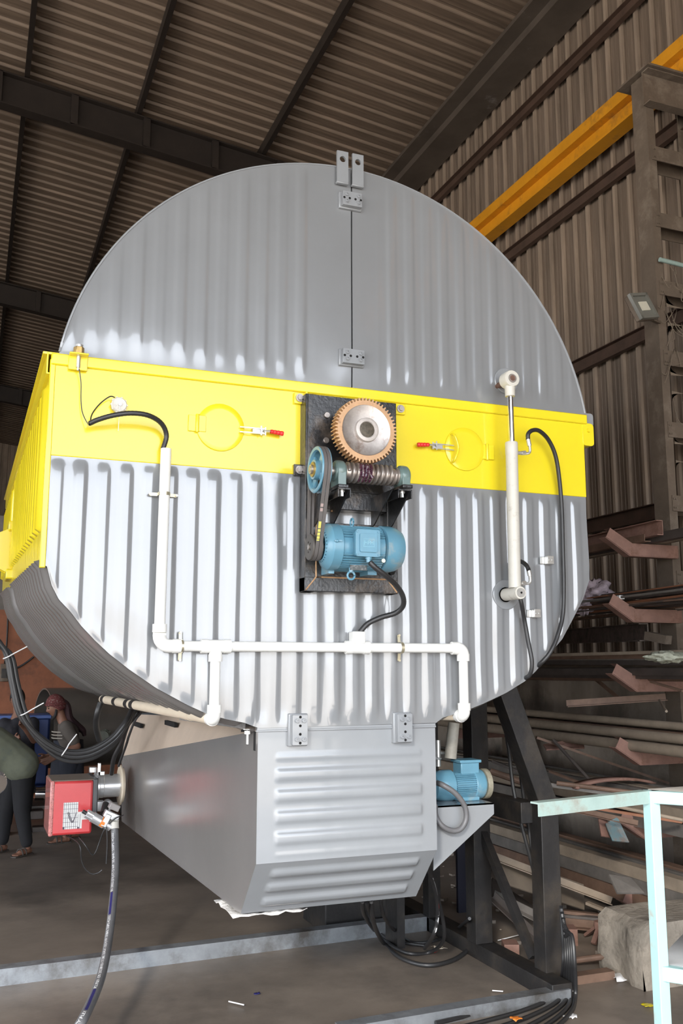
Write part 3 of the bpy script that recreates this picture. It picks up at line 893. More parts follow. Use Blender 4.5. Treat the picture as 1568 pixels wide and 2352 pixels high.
# bearing brackets: angle shelf on triangular gussets
for (u0, u1, v0) in ((776, 806, 1120), (914, 946, 1123)):
    a = F(u0, v0, yp - 0.07); b = F(u1, v0, yp - 0.07)
    m = MB().bx(a.x, b.x, yp - 0.07, ya, a.z - 0.006, a.z + 0.002)
    m.bx(a.x, a.x + 0.006, yp - 0.07, yp + 0.06, a.z - 0.045, a.z).bx(b.x - 0.006, b.x, yp - 0.07, yp + 0.06, a.z - 0.045, a.z)
    m.build('bearing_shelf', BLACK, fr, bevel=0.001)
    for gx in (a.x - 0.035, b.x - 0.01):
        m = MB().plate([[(-0.07 + 0.0, 0.0), (0.20, 0.0), (0.20, -0.16), (0.16, -0.15)]], (gx, yp, a.z - 0.004), V((0, 1, 0)), V((0, 0, 1)), 0.007)
        m.build('gusset', BLACK, fr, bevel=0.001)
    bx_ = (a.x + b.x) / 2
    MB().cyl((bx_, yp - 0.03, a.z - 0.035), (bx_, yp - 0.03, a.z - 0.006), 0.011, n=6).cyl((bx_, yp - 0.03, a.z - 0.014), (bx_, yp - 0.03, a.z - 0.006), 0.016, n=16).build('shelf_bolt', ZINC, fr)

# bronze worm wheel
gc = F(841, 988, yp - 0.03)
GR = 0.171
t = thing('worm_gear', 'large bronze-rimmed toothed gear wheel with steel web and hub at centre of the frame', 'gear', gc)
nT = 54
def gear_loop(r0, r1, n):
    out = []
    for i in range(n):
        for f_, r in ((0.0, r0), (0.22, r0), (0.36, r1), (0.64, r1), (0.78, r0)):
            a = 2 * PI * (i + f_) / n
            out.append((r * math.cos(a), r * math.sin(a)))
    return out
GT = 0.065
m = MB().plate([gear_loop(GR - 0.0145, GR, nT), circ(0.132, 54, 0, 0, True)], gc, V((1, 0, 0)), V((0, 0, 1)), -GT)
m.build('toothed_rim', BRONZE, t, ang=25)
m = MB().lathe([(0.133, 0), (0.133, -0.004), (0.128, -0.002), (0.06, 0.0), (0.06, 0.0)], gc, (0, 1, 0), 64, False).lathe([(0.133, GT - .01), (0.05, GT - .01)], gc, (0, 1, 0), 64, False)
m.build('web', STEEL, t, ang=40)
m = MB().lathe([(0.064, 0.0), (0.062, 0.016), (0.058, 0.018), (0.044, 0.018), (0.040, 0.012)], gc, (0, -1, 0), 48, False)
m.build('hub', M('scuffed_pale_hub', (0.5, 0.46, 0.43), 0.5, 0.3, 0.15, 25), t, ang=30)
MB().lathe([(0.041, 0.0), (0.041, 0.010), (0.03, 0.012), (0.001, 0.013)], gc, (0, -1, 0), 40, False).cyl(gc, gc + V((0, 0.28, 0)), 0.04, n=32).build('shaft', M('dark_shaft_end', (0.09, 0.075, 0.055), 0.5, 0.4, 0.5, 60), t)

# worm shaft
wy = yp + 0.0
wz = F(850, 1089, wy).z
wx0, wx1 = F(786, 1089, wy).x, F(912, 1089, wy).x
t = thing('worm_shaft', 'steel worm screw with purple grease lying under the bronze gear', 'worm shaft', (wx0, wy, wz))
prof = []
nth = 10
L = wx1 - wx0
prof += [(0.030, 0), (0.045, 0.0), (0.045, 0.012), (0.034, 0.016)]
for k in range(nth):
    s0 = 0.022 + (L - 0.044) * k / nth
    dd = (L - 0.044) / nth
    prof += [(0.037, s0), (0.053, s0 + dd * 0.22), (0.054, s0 + dd * 0.5), (0.053, s0 + dd * .62), (0.037, s0 + dd * 0.88)]
prof += [(0.034, L - 0.016), (0.043, L - 0.012), (0.043, L)]
# a screw: shear the thread by the angle
mm = MB()
nseg = 40
d_, a_, b_2 = frame((1, 0, 0))
for i in range(nseg + 1):
    pass
rows = []
for r, h in prof:
    row = []
    for i in range(nseg + 1):
        tt = i / nseg
        hh = h + ((L - 0.044) / nth * (tt - 0.5) if 0.02 < h < L - 0.02 else 0)
        row.append(V((wx0 + hh, wy, wz)) + (a_ * math.cos(2 * PI * tt) + b_2 * math.sin(2 * PI * tt)) * r)
    rows.append(row)
mm.grid(rows)
mm.build('thread', STEEL, t, ang=50)
m = MB().tube([V((wx0 + 0.075 + 0.011 * k + 0.004 * math.sin(k * 2.4), wy - 0.048 - 0.006 * math.cos(k), wz + 0.035 * math.sin(k * 1.9))) for k in range(7)], lambda q: 0.008 + 0.002 * math.sin(q * 40), 8, 4)
for k in range(4):
    xk = wx0 + 0.08 + k * 0.02
    m.tube([V((xk + 0.003 * math.sin(a), wy - 0.051 * math.cos(a), wz + 0.051 * math.sin(a))) for a in [-1.1 + j * 0.2 for j in range(11)]], lambda q: 0.006 + 0.0015 * math.sin(q * 50), 6, 2)
m.build('grease', PURPLE, t)['label'] = 'dark purple grease on the threads'
xs0 = F(716, 1083, wy).x
MB().cyl((xs0 - 0.01, wy, wz), (wx1 + 0.05, wy, wz), 0.024, n=24).build('shaft', STEEL, t)
# pillow blocks
for i, (u, lab) in enumerate(((777, 'green-grey bearing block between pulley and worm screw'), (923, 'green-grey bearing block at the right end of the worm screw'))):
    c = V((F(u, 1090, wy).x, wy, wz))
    t = thing('pillow_block', lab, 'bearing', c, 'bearing blocks of the worm shaft')
    m = MB().lathe([(0.03, -0.03), (0.045, -0.03), (0.056, -0.018), (0.058, 0), (0.056, 0.018), (0.045, 0.03), (0.03, 0.03)], c, (1, 0, 0), 32)
    zb_ = F(790 if i == 0 else 930, 1120, yp - 0.07).z
    m.bx(c.x - 0.022, c.x + 0.022, wy - 0.055, wy + 0.055, zb_ + 0.016, wz)
    m.build('housing', GREENG, t, bevel=0.003)
    MB().bx(c.x - 0.024, c.x + 0.032, wy - 0.062, wy + 0.09, zb_, zb_ + 0.02).build('base', BLACK, t, bevel=0.004)
# pulleys
bc = V((F(724, 1083, wy).x, wy, wz))
t = thing('large_pulley', 'light blue spoked belt pulley with brass-coloured taper hub left of the worm', 'pulley', bc)
R1, R2, BW = 0.118, 0.066, 0.042
m = MB().lathe([(R1 - 0.022, 0.01), (R1 - 0.018, -0.002), (R1 - 0.004, -0.004), (R1, 0), (R1, 0.004), (R1 - 0.014, 0.012), (R1 - 0.014, 0.018), (R1, 0.022), (R1 - 0.014, 0.026), (R1 - .014, 0.034), (R1, 0.042), (R1, 0.046), (R1 - 0.02, 0.046), (R1 - 0.022, 0.01)], bc, (1, 0, 0), 56, False)
m.build('rim', BLUE, t, ang=30)
m = MB()
for k in range(4):
    a = PI / 4 + k * PI / 2
    dv = V((0, math.cos(a), math.sin(a)))
    m.bar(bc + V((0.018, 0, 0)) + dv * 0.03, bc + V((0.018, 0, 0)) + dv * (R1 - 0.018), 0.036, 0.014, (1, 0, 0))
m.build('spokes', BLUE, t, bevel=0.003)
MB().lathe([(0.034, -0.012), (0.05, -0.012), (0.052, 0.04)], bc, (1, 0, 0), 36).build('boss', BLUE, t)
m = MB().lathe([(0.02, -0.018), (0.038, -0.018), (0.04, 0.0)], bc, (1, 0, 0), 32, True)
m.build('taper_hub', M('brassy_hub', (0.35, 0.25, 0.07), 0.4, 0.5, 0.2, 20), t)
MB().cyl(bc + V((-0.03, 0, 0)), bc + V((0.05, 0, 0)), 0.016).build('shaft_end', STEEL, t, bevel=0.003)
my = 4.375
sc_ = V((bc.x + 0.0, my, F(716, 1257, my).z))
t = thing('small_pulley', 'small dark grey pulley on the motor shaft at the lower end of the belt', 'pulley', sc_)
m = MB().lathe([(0.012, -0.006), (R2 - 0.002, -0.006), (R2, -0.003), (R2, 0.004), (R2 - .012, .01), (R2 - .012, .016), (R2, 0.021), (R2 - .012, .026), (R2 - .012, .034), (R2, 0.042), (R2, 0.048), (0.012, 0.048)], sc_, (1, 0, 0), 48)
m.build('rim', M('dark_cast_iron', (0.10, 0.09, 0.08), 0.5, 0.2, 0.15, 20), t, ang=30)
m = MB()
for k in range(5):
    a = k * 2 * PI / 5
    p = sc_ + V((-0.0065, 0.026 * math.cos(a), 0.026 * math.sin(a)))
    m.cyl(p, p + V((0.004, 0, 0)), 0.005, n=10)
m.build('hub_hole', HOLE, t)
MB().cyl(sc_ + V((-0.01, 0, 0)), sc_ + V((0.14, 0, 0)), 0.014).build('shaft_end', STEEL, t)
# twin v-belt
t = thing('drive_belt', 'grey twin v-belt with yellow markings running from the blue pulley down to the small one', 'belt', sc_)
def belt_loop(off, r_add=0.0):
    c1, c2 = V((wy, wz)), V((my, sc_.z))
    dv = c1 - c2
    D = dv.length
    base = math.atan2(dv.y, dv.x)
    ra, rb = R1 + r_add - 0.002, R2 + r_add - 0.002
    be = math.asin((ra - rb) / D)
    out = []
    a0_, a1_ = base - PI / 2 - be, base + PI / 2 + be
    for k in range(33):
        a = a0_ + (a1_ - a0_) * k / 32
        out.append(V((off, c1.x + ra * math.cos(a), c1.y + ra * math.sin(a))))
    k0, k1 = base + PI / 2 + be, base + 3 * PI / 2 - be
    for k in range(8):
        pass
    q0 = out[-1]
    q1 = V((off, c2.x + rb * math.cos(k0), c2.y + rb * math.sin(k0)))
    out += [q0.lerp(q1, j / 8) for j in range(1, 8)]
    for k in range(21):
        a = k0 + (k1 - k0) * k / 20
        out.append(V((off, c2.x + rb * math.cos(a), c2.y + rb * math.sin(a))))
    q2, q3 = out[-1], out[0]
    out += [q2.lerp(q3, j / 8) for j in range(1, 8)]
    return out
for off, nm in ((0.004, 'belt'), (0.0235, 'belt')):
    o1, o2 = belt_loop(bc.x + off, 0.004), belt_loop(bc.x + off, -0.008)
    n_ = len(o1)
    m = MB()
    vs = []
    for a, b in zip(o1, o2):
        vs += [a, a + V((0.0175, 0, 0)), b + V((0.014, 0, 0)), b + V((0.0035, 0, 0))]
    m.add(vs, [(4 * i + j, 4 * i + (j + 1) % 4, 4 * ((i + 1) % n_) + (j + 1) % 4, 4 * ((i + 1) % n_) + j) for i in range(n_) for j in range(4)])
    m.build(nm, BELTM, t, ang=40)
o1 = belt_loop(bc.x + 0.006, 0.0048)
fr_run = sorted([p for p in o1 if p.y < wy - 0.02 or (p.y < my and p.z < sc_.z + 0.02)], key=lambda p: -p.z)
m = MB()
ztop = F(740, 1200, my).z
cnt = 0
# printed blocks on the front run
seg = [p for p in o1 if p.y < my - 0.03 and p.z > sc_.z + 0.01 and p.z < wz]
seg.sort(key=lambda p: -p.z)
def run_pt(z):
    for a, b in zip(seg[:-1], seg[1:]):
        if b.z <= z <= a.z:
            return a.lerp(b, (a.z - z) / (a.z - b.z))
    return seg[-1]
for (z0_, z1_, mt) in ((0.20, 0.185, 0), (0.178, 0.163, 0), (0.115, 0.083, 1), (0.078, 0.066, 1), (0.062, 0.048, 1), (0.045, 0.032, 1), (0.029, 0.021, 1)):
    a, b = run_pt(sc_.z + z0_), run_pt(sc_.z + z1_)
    MB().add([a, a + V((0.014, 0, 0)), b + V((0.014, 0, 0)), b], [(0, 1, 2, 3)]).build('printed_mark', TXTY if mt else M('faded_pink_print', (.4, .3, .28), .6), t)

def text_mb(s, size, extr=0.0008, bold=True):
    cu = bpy.data.curves.new('t', 'FONT')
    cu.body = s
    cu.size = size
    cu.extrude = extr
    cu.align_x = 'CENTER'
    cu.align_y = 'CENTER'
    o = bpy.data.objects.new('t', cu)
    C.objects.link(o)
    me = bpy.data.meshes.new_from_object(o.evaluated_get(bpy.context.evaluated_depsgraph_get()))
    vs = [p.co.copy() for p in me.vertices]
    fs = [tuple(p.vertices) for p in me.polygons]
    bpy.data.objects.remove(o)
    bpy.data.curves.remove(cu)
    bpy.data.meshes.remove(me)
    return vs, fs

# electric motor, axis along x
def motor(c, R_, L_, label, name='electric_motor', mirror=1, boxtop=False):
    """c: centre of the finned barrel; mirror 1 = fan cowl at +x"""
    t_ = thing(name, label, 'motor', c + V((0, 0, -R_)))
    s_ = mirror
    X = V((s_, 0, 0))
    def ax(a): return c + X * a
    MB().cyl(ax(-L_ / 2), ax(L_ / 2), R_ * 0.86, n=48).build('barrel', BLUE, t_)
    nf = 44
    for k in range(nf):
        a = 2 * PI * k / nf
        if boxtop and abs(math.sin(a) - 1) < 0.15: continue
        if not boxtop and math.cos(a) > 0.93: continue
        dv = V((0, -math.cos(a), math.sin(a)))
        tn = V((0, math.sin(a), math.cos(a)))
        m = MB().box(c + dv * R_ * 0.91, (L_ * 0.96, 0.0045, R_ * 0.16), Matrix((V((1, 0, 0)), tn, dv)).transposed())
        m.build('cooling_fin', BLUE, t_)
    # end shield and cowl
    m = MB().lathe([(0.02, -0.05), (R_ * 0.55, -0.05), (R_ * 0.62, -0.062), (R_ * 0.72, -0.055), (R_ * 0.97, -0.04), (R_ * 1.04, -0.028), (R_ * 1.04, 0.02), (R_ * 0.98, 0.026)], ax(-L_ / 2), X, 48)
    m.build('end_shield', BLUE, t_, ang=30)
    m = MB()
    for k in range(28):
        a = 2 * PI * k / 28
        dv = V((0, -math.cos(a), math.sin(a)))
        m.bar(ax(-L_ / 2 - 0.0535) + dv * R_ * 0.25, ax(-L_ / 2 - 0.056) + dv * R_ * 0.72, 0.004, 0.006, X)
    m.build('shield_slots', BLUED, t_)
    m = MB().lathe([(R_ * 0.98, 0.004), (R_ * 1.06, 0.006), (R_ * 1.06, 0.055), (R_ * 1.0, 0.085), (R_ * 0.86, 0.112), (R_ * 0.6, 0.125), (R_ * 0.02, 0.127)], ax(L_ / 2), X, 48)
    m.build('fan_cowl', BLUE, t_, ang=25)
    return t_, ax
mc = V((F(803, 1256, my).x, my, F(803, 1258, my).z))
MR = 0.113
mx0, mx1 = F(762, 1256, my).x, F(868, 1256, my).x
t, axf = motor(V(((mx0 + mx1) / 2, my, mc.z)), MR, mx1 - mx0, 'blue electric motor with square terminal box mounted low on the frame')
bxc = F(843, 1248, my - MR - 0.02)
m = MB().plate([rrect(-0.066, 0.066, -0.068, 0.068, 0.012)], bxc, V((1, 0, 0)), V((0, 0, 1)), 0.012)
tb = m.build('terminal_box', BLUE, t, bevel=0.003)
MB().plate([rrect(-0.06, 0.06, -0.062, 0.062, 0.012)], bxc + V((0, 0.07, 0)), V((1, 0, 0)), V((0, 0, 1)), 0.07).build('box_body', BLUE, t)
MB().plate([rrect(-0.046, 0.046, -0.046, 0.046, 0.008)], bxc + V((0, -0.012, 0)), V((1, 0, 0)), V((0, 0, 1)), 0.009).build('raised_panel', BLUE, tb, bevel=0.002)
y_t = bxc.y - 0.022
m = MB()
for (a, b, c_, d) in ((-.03, .03, .018, .0195), (-.03, .03, -.0195, -.018), (-.0305, -.029, -.0195, .0195), (.029, .0305, -.0195, .0195), (-.024, -.022, -.015, .015)):
    m.bx(bxc.x + a, bxc.x + b, y_t, y_t + 0.003, bxc.z + c_, bxc.z + d)
vs, fs = text_mb('HPH', 0.027, 0.001)
m.add([V((bxc.x + p.x * 0.95, y_t + p.z, bxc.z + p.y)) for p in vs], fs)
m.build('embossed_mark', M('pale_blue_emboss', (0.24, 0.48, 0.58), 0.4), tb)
for a in (-1, 1):
    for b in (-1, 1):
        p = bxc + V((a * 0.057, -0.012, b * 0.058))
        MB().lathe([(0.007, 0), (0.007, 0.004), (0.003, 0.004), (0.003, 0.002)], p, (0, -1, 0), 14).build('cover_screw', BLUE, tb)
g0 = F(846, 1280, my - MR - 0.01)
MB().cyl(g0 + V((0, 0, 0.012)), g0 + V((0, 0, -0.01)), 0.017, n=12).cyl(g0, g0 + V((0.002, 0, -0.025)), 0.013, n=20).build('cable_gland', BLUE, t)
for (u, v, up_) in ((808, 1200, 1), (806, 1322, -1)):
    p = F(u, v, my - 0.03 if up_ > 0 else my - 0.09)
    axis = (1, 0, 0) if up_ > 0 else (0, 1, 0)
    MB().ring(p, axis, 0.019, 0.0055, 28, 8).cyl(p + V((0, 0, -0.018 * up_)), p + V((0, 0, -0.04 * up_)), 0.011, n=14).build('eye_bolt', BLUE, t)
p = F(880, 1288, my - MR - 0.004)
MB().cyl(p, p + V((0, -0.004, 0)), 0.010, n=20).build('round_sticker', M('pale_sticker', (.75, .8, .6), .5), t)
p = F(823, 1304, my - 0.10)
MB().box(p, (0.09, 0.005, 0.026)).build('name_plate', M('dark_name_plate', (.05, .06, .06), .35, dirt=(.3, .3, .3), dscale=60), t)
m = MB().bx(mx0 - 0.01, mx0 + 0.02, my + 0.02, ya + 0.004, mc.z - MR - 0.02, mc.z - MR + 0.05).bx(mx1 - 0.05, mx1, my + 0.02, ya + 0.004, mc.z - MR - 0.02, mc.z - MR + 0.05)
m.bx(mx0, mx1, my + MR * 0.8, ya + 0.004, mc.z - MR, mc.z + MR)
m.build('mounting_foot', BLUE, t)
m = MB().bar(F(768, 1242, my - MR - .01), F(785, 1242, my - MR - .01), .008, .008).sphere(F(775, 1242, my - MR - .012), .008)
m.build('grease_nipple', BLUE, t)
# bolt standing over the base plate
p = F(765, 1196, ya - 0.03)
tag(MB().cyl(p, p + V((0, 0, 0.05)), 0.007, n=10).cyl(p + V((0, 0, 0.045)), p + V((0, 0, 0.055)), 0.013, n=6).build('tension_bolt', BRONZE), 'rusty tension bolt standing above the left end of the blue motor', 'bolt')

# ------------------------------------------------------------------ hydraulic ram on the right of the drum
yr = 4.45
t = thing('hydraulic_cylinder', 'off-white vertical hydraulic ram with chrome rod on the right of the drum', 'hydraulic cylinder', F(1185, 1363, yr))
et, eb = F(1170, 872, yr), F(1183, 1363, yr)
m = MB().lathe([(0.026, -0.03), (0.046, -0.03), (0.049, -0.024), (0.049, 0.035), (0.046, 0.04), (0.026, 0.04)], et, (0, 1, 0), 36, False)
dn = (eb - et).normalized()
m.cyl(et + dn * 0.04, et + dn * 0.10, 0.030, 0.028, 24)
rod0 = F(1171, 912, yr)
e_ = m.build('rod_eye', OFFW, t, ang=30)
MB().lathe([(0.026, -0.026), (0.0245, -0.034), (0.017, -0.034), (0.016, -0.026)], et, (0, 1, 0), 32, False).build('bearing_ring', STEEL, e_)
MB().cyl(et + V((0, -0.03, 0)), et + V((0, 0.14, 0)), 0.0165, n=28).build('eye_pin', M('rusty_pin', (.2, .11, .08), .5, .4, .3, 30), t)
MB().cyl(et + dn * 0.08, F(1176, 1040, yr), 0.0165, n=28).build('piston_rod', CHROME, t)
b0, b1 = F(1174, 1016, yr), F(1182, 1350, yr)
m = MB().lathe([(0.018, 0), (0.034, 0), (0.036, 0.004), (0.036, 0.07), (0.0345, 0.073), (0.0345, (b1 - b0).length)], b0, b1 - b0, 36)
m.build('barrel', OFFW, t, ang=30)
m = MB().lathe([(0.03, -0.055), (0.034, -0.055), (0.035, -0.05), (0.035, 0.10), (0.042, 0.10)], eb, (0, 1, 0), 36)
m.build('pin_boss', OFFW, t, ang=30)
MB().lathe([(0.026, -0.056), (0.024, -0.062), (0.012, -0.062)], eb, (0, 1, 0), 32).build('pin_cap', ZINC, t)
MB().cyl(eb + V((0, -0.064, 0)), eb + V((0, -0.06, 0)), 0.006, n=12).build('pin_hole', HOLE, t)
for (u, v) in ((1193, 1040), (1193, 1340)):
    p = F(u - 6, v, yr)
    m = MB().cyl(p, p + V((0.04, 0, 0)), 0.011, n=12).cyl(p + V((0.03, 0, 0)), p + V((0.055, 0, 0.004)), 0.014, n=6)
    q = p + V((0.055, 0, 0))
    m.tube([q, q + V((0.02, -0.004, 0.004)), q + V((0.028, -0.006, 0.02)), q + V((0.024, -0.008, 0.05))], 0.008, 10)
    m.cyl(q + V((0.024, -0.008, 0.045)), q + V((0.014, -0.008, 0.095)), 0.0125, n=14)
    m.build('hose_fitting', ZINC, t)
def hose(name, pts, r, label, cat='hose', mat=RUBBER, rip=0, n=12, group=None):
    return tag(MB().tube(pts, r, n, 10, rip=rip).build(name, mat), label, cat, group)
yh = 4.50
hose('hydraulic_hose', [F(u, v, y) for u, v, y in ((1212, 1010, 4.44), (1213, 996, 4.44), (1224, 988, 4.45), (1240, 991, 4.47), (1260, 1012, 4.5), (1276, 1050, 4.52), (1285, 1110, 4.54), (1290, 1180, 4.55), (1292, 1260, 4.55), (1294, 1340, 4.55), (1292, 1410, 4.55), (1280, 1460, 4.54), (1262, 1500, 4.54), (1238, 1527, 4.58), (1226, 1535, 4.7), (1222, 1540, 4.85))], 0.0125, 'long black hose looping from top of the white ram down the drum right edge')
hose('hydraulic_hose', [F(u, v, y) for u, v, y in ((1214, 1310, 4.43), (1208, 1298, 4.45), (1196, 1290, 4.5), (1184, 1295, 4.53), (1180, 1340, 4.55), (1195, 1378, 4.5), (1204, 1425, 4.54), (1213, 1475, 4.54), (1221, 1520, 4.53), (1217, 1548, 4.55), (1205, 1558, 4.6), (1180, 1570, 4.8))], 0.012, 'shorter black hose from the foot of the white ram to the drum bottom')

# ------------------------------------------------------------------ white conduit run
yc = 4.535
RP = 0.0265
def pp(u, v, y=yc): return F(u, v, y)
P1, P2, P3, P4, P5, P6 = pp(369, 1030), pp(365, 1487), pp(495, 1486), pp(820, 1484), pp(1065, 1486), pp(495, 1652)
z_h = (P2.z + P5.z) / 2
xl, xr, xt1 = P2.x, P5.x - 0.006, P3.x
t = thing('white_conduit', 'white plastic conduit pipe with tees and elbows crossing the lower drum', 'pipe', (xl, yc, z_h))
MB().cyl((xl + .004, yc, P1.z), (xl, yc, z_h + 0.09), RP, n=28).build('riser_pipe', WHITE, t)
MB().cyl((xl + 0.09, yc, z_h), (xt1 - 0.07, yc, z_h), RP * .95, n=24).cyl((xt1 + 0.07, yc, z_h), (P4.x - 0.06, yc, z_h), RP * .95, n=24).cyl((P4.x + 0.06, yc, z_h), (xr - 0.05, yc, z_h), RP * .95, n=24).build('horizontal_pipe', WHITE, t)
MB().cyl((xt1, yc, z_h - 0.05), (xt1, yc, P6.z + .04), RP * .95, n=24).build('left_drop_pipe', WHITE, t)
zd = pp(1065, 1645).z
MB().cyl((xr, yc, z_h - 0.05), (xr, yc, zd + .04), RP * .95, n=24).build('right_drop_pipe', WHITE, t)
def elbow(c, d1, d2, R_=0.05, r=RP * 1.22, sock=0.05, name='elbow'):
    c, d1, d2 = V(c), V(d1), V(d2)
    p = [c + d1 * (R_ + sock), c + d1 * R_]
    arc_ = [c + (d1 + d2) * R_ - d1 * R_ * math.sin(a) - d2 * R_ * math.cos(a) for a in [PI / 2 * k / 7 for k in range(8)]]
    arc_ = [c + d1 * R_ + d2 * R_ - (d2 * math.cos(a) + d1 * math.sin(a)) * R_ for a in [PI / 2 * k / 7 for k in range(8)]]
    m = MB().tube([p[0]] + arc_ + [c + d2 * (R_ + sock)], r, 24, 0)
    for d in (d1, d2):
        m.cyl(c + d * (R_ + sock - 0.035), c + d * (R_ + sock + 0.004), r * 1.07, n=24)
    return m.build(name, WHITE, t)
elbow((xl, yc, z_h), (0, 0, 1), (1, 0, 0))
elbow((xr, yc, z_h), (-1, 0, 0), (0, 0, -1), 0.035, sock=0.03)
def tee(c, dirs, r=RP * 1.22, L_=0.07):
    m = MB()
    for d in dirs:
        m.cyl(c, V(c) + V(d) * L_, r, n=24)
        m.cyl(V(c) + V(d) * (L_ - 0.03), V(c) + V(d) * (L_ + 0.004), r * 1.07, n=24)
    return m.build('tee', WHITE, t)
tee((xt1, yc, z_h), ((1, 0, 0), (-1, 0, 0), (0, 0, -1)))
tee((P4.x, yc, z_h), ((1, 0, 0), (-1, 0, 0)), L_=0.062)
MB().bx(P4.x - 0.035, P4.x + 0.035, yc - 0.033, yc + 0.033, z_h + 0.02, z_h + 0.082).build('junction_box', WHITE, t, bevel=0.006)
elbow((xt1, yc, P6.z), (0, 0, 1), (0, 1, 0), 0.035, sock=0.03)
elbow((xr, yc, zd), (0, 0, 1), (0, 1, 0), 0.035, sock=0.03)
for (cx_, cz_, ver) in ((xl + .002, F(369, 1134, yc).z, 1), (F(416, 1487, yc).x, z_h, 0), (F(921, 1484, yc).x, z_h, 0)):
    m = MB()
    dv = V((1, 0, 0)) if ver else V((0, 0, 1))
    lv = V((0, 0, 1)) if ver else V((1, 0, 0))
    c = V((cx_, yc, cz_))
    arc_ = [c + dv * (-(RP + .003) * math.cos(a)) + V((0, -(RP + .003) * math.sin(a), 0)) for a in [PI * k / 12 for k in range(13)]]
    m.grid([[p - lv * 0.008 for p in arc_], [p + lv * 0.008 for p in arc_]])
    for s_ in (-1, 1):
        e0 = c + dv * s_ * (RP + .003)
        e1 = c + dv * s_ * (RP + .04) + V((0, 0.03, 0))
        m.bar(e0, e0 + V((0, 0.025, 0)), 0.016, 0.002, dv)
        m.bar(e0 + V((0, 0.025, 0)), e1, 0.016, 0.002, (0, 1, 0))
        m.cyl(e1 + V((0, -0.012, 0)), e1, 0.006, n=10)
    m.build('pipe_clamp', M('brassy_clamp', (.55, .5, .36), .3, .7, .1, 12), t)
t['label'] = 'white plastic conduit pipe with tees and elbows crossing the lower drum'
# cream pipes running back under the drum
q0 = V((xt1, yc + 0.09, P6.z))
q1 = px(236, 1606, 0, 1.07)
qq = px(236, 1606, 1, 7.1)
m = MB().cyl(q0, qq, 0.029, n=24)
tcr = thing('cream_conduit', 'cream pipe running back under the drum with black tape bands', 'pipe', q0)
m.build('pipe', CREAM, tcr)
dq = (qq - q0)
for s_ in (0.12, 0.60, 0.66, 0.80, 0.95):
    MB().cyl(q0 + dq * s_, q0 + dq * (s_ + 0.035), 0.0305, n=20).build('tape_band', CREAM if s_ == 0.12 else RUBBER, tcr)
MB().cyl(q0 + dq * 0.28 + V((0, 0, 0.03)), q0 + dq * 0.28 + V((0, 0, 0.05)), 0.005, n=8).build('clip_bolt', ZINC, tcr)
r0 = V((xr, yc + 0.09, zd))
m = MB().cyl(r0, r0 + V((-0.16, 0.16, 0)), 0.028, n=20).cyl(r0 + V((-0.16, 0.16, 0.01)), r0 + V((-0.16, 0.16, -0.08)), 0.03, n=20)
tag(m.build('cream_elbow', CREAM), 'cream pipe stub with down-turned end behind the right white elbow', 'pipe')
# dusty vertical pipe behind the blower motor
c0, c1 = F(1042, 1660, 4.95), F(1034, 1742, 4.95)
m = MB().cyl(c0, c1, 0.033, 0.035, 24)
tag(m.build('standpipe', M('dusty_grey_pipe', (.30, .28, .24), .6, 0, .2, 14)), 'dusty white upright pipe behind the right white elbow above the small blue motor', 'pipe')

# flexible cable from main motor to the junction box
hose('motor_cable', [F(u, v, y) for u, v, y in ((848, 1290, my - MR - .015), (862, 1304, 4.24), (885, 1322, 4.25), (910, 1345, 4.3), (925, 1370, 4.38), (925, 1392, 4.43), (908, 1408, 4.47), (875, 1418, 4.5), (845, 1432, 4.52), (826, 1452, 4.53))], 0.0135, 'dark ribbed cable conduit curving from the blue motor down to the white junction box', 'cable', rip=0.06)
# gauge, sensor and hose on the yellow band left
c = F(272, 932, YF - 0.03)
t = thing('dial_gauge', 'small round white dial gauge on the left of the yellow band', 'gauge', c)
MB().lathe([(0.036, -0.01), (0.038, 0.0), (0.038, 0.022), (0.034, 0.026), (0.028, 0.024), (0.001, 0.024)], c, (0, -1, 0), 36).build('body', OFFW, t, ang=30)
m = MB()
for k in range(10):
    a = 2 * PI * k / 10
    p = c + V((0.0385 * math.cos(a), -0.01, 0.0385 * math.sin(a)))
    m.cyl(p, p + V((0, -0.012, 0)), 0.004, n=8)
m.build('knurl', OFFW, t)
MB().cyl(c + V((0.003, -0.026, 0)), c + V((0.003, -0.035, 0)), 0.008, n=14).cyl(c + V((0.003, -0.03, 0)), c + V((0.002, -0.012, -0.13)), 0.0012, n=6).build('probe_wire', ZINC, t)
c = F(181, 808, YF - 0.05)
t = thing('proximity_sensor', 'threaded brass and steel sensor in a yellow bracket at top left of the band', 'sensor', c)
MB().cyl(c + V((0, 0, -0.012)), c + V((0, 0, 0.022)), 0.026, n=6).build('lock_nut', M('brass', (.4, .27, .1), .35, .7, .2, 30), t, bevel=0.002)
MB().cyl(c + V((0, 0, 0.022)), c + V((0, 0, 0.034)), 0.020, n=20).cyl(c + V((0, 0, -0.08)), c, 0.010, n=16).build('barrel', ZINC, t)
MB().cyl(c + V((0, 0, -0.095)), c + V((0, 0, -0.078)), 0.006, n=12).build('cable_end', OFFW, t)
MB().bx(c.x - 0.045, c.x + 0.045, YF - 0.085, YF - 0.02, c.z - 0.022, c.z - 0.014).bx(c.x - 0.045, c.x + 0.045, YF - 0.042, YF - 0.032, c.z - 0.09, c.z - 0.014).build('bracket', YEL, t, bevel=0.002)
hose('sensor_wire', [F(u, v, y) for u, v, y in ((182, 848, 4.54), (186, 880, 4.55), (186, 920, 4.555), (190, 950, 4.55), (204, 976, 4.52), (212, 972, 4.52))], 0.0025, 'thin black wire hanging from the brass sensor to the ribbed hose', 'wire', n=6)
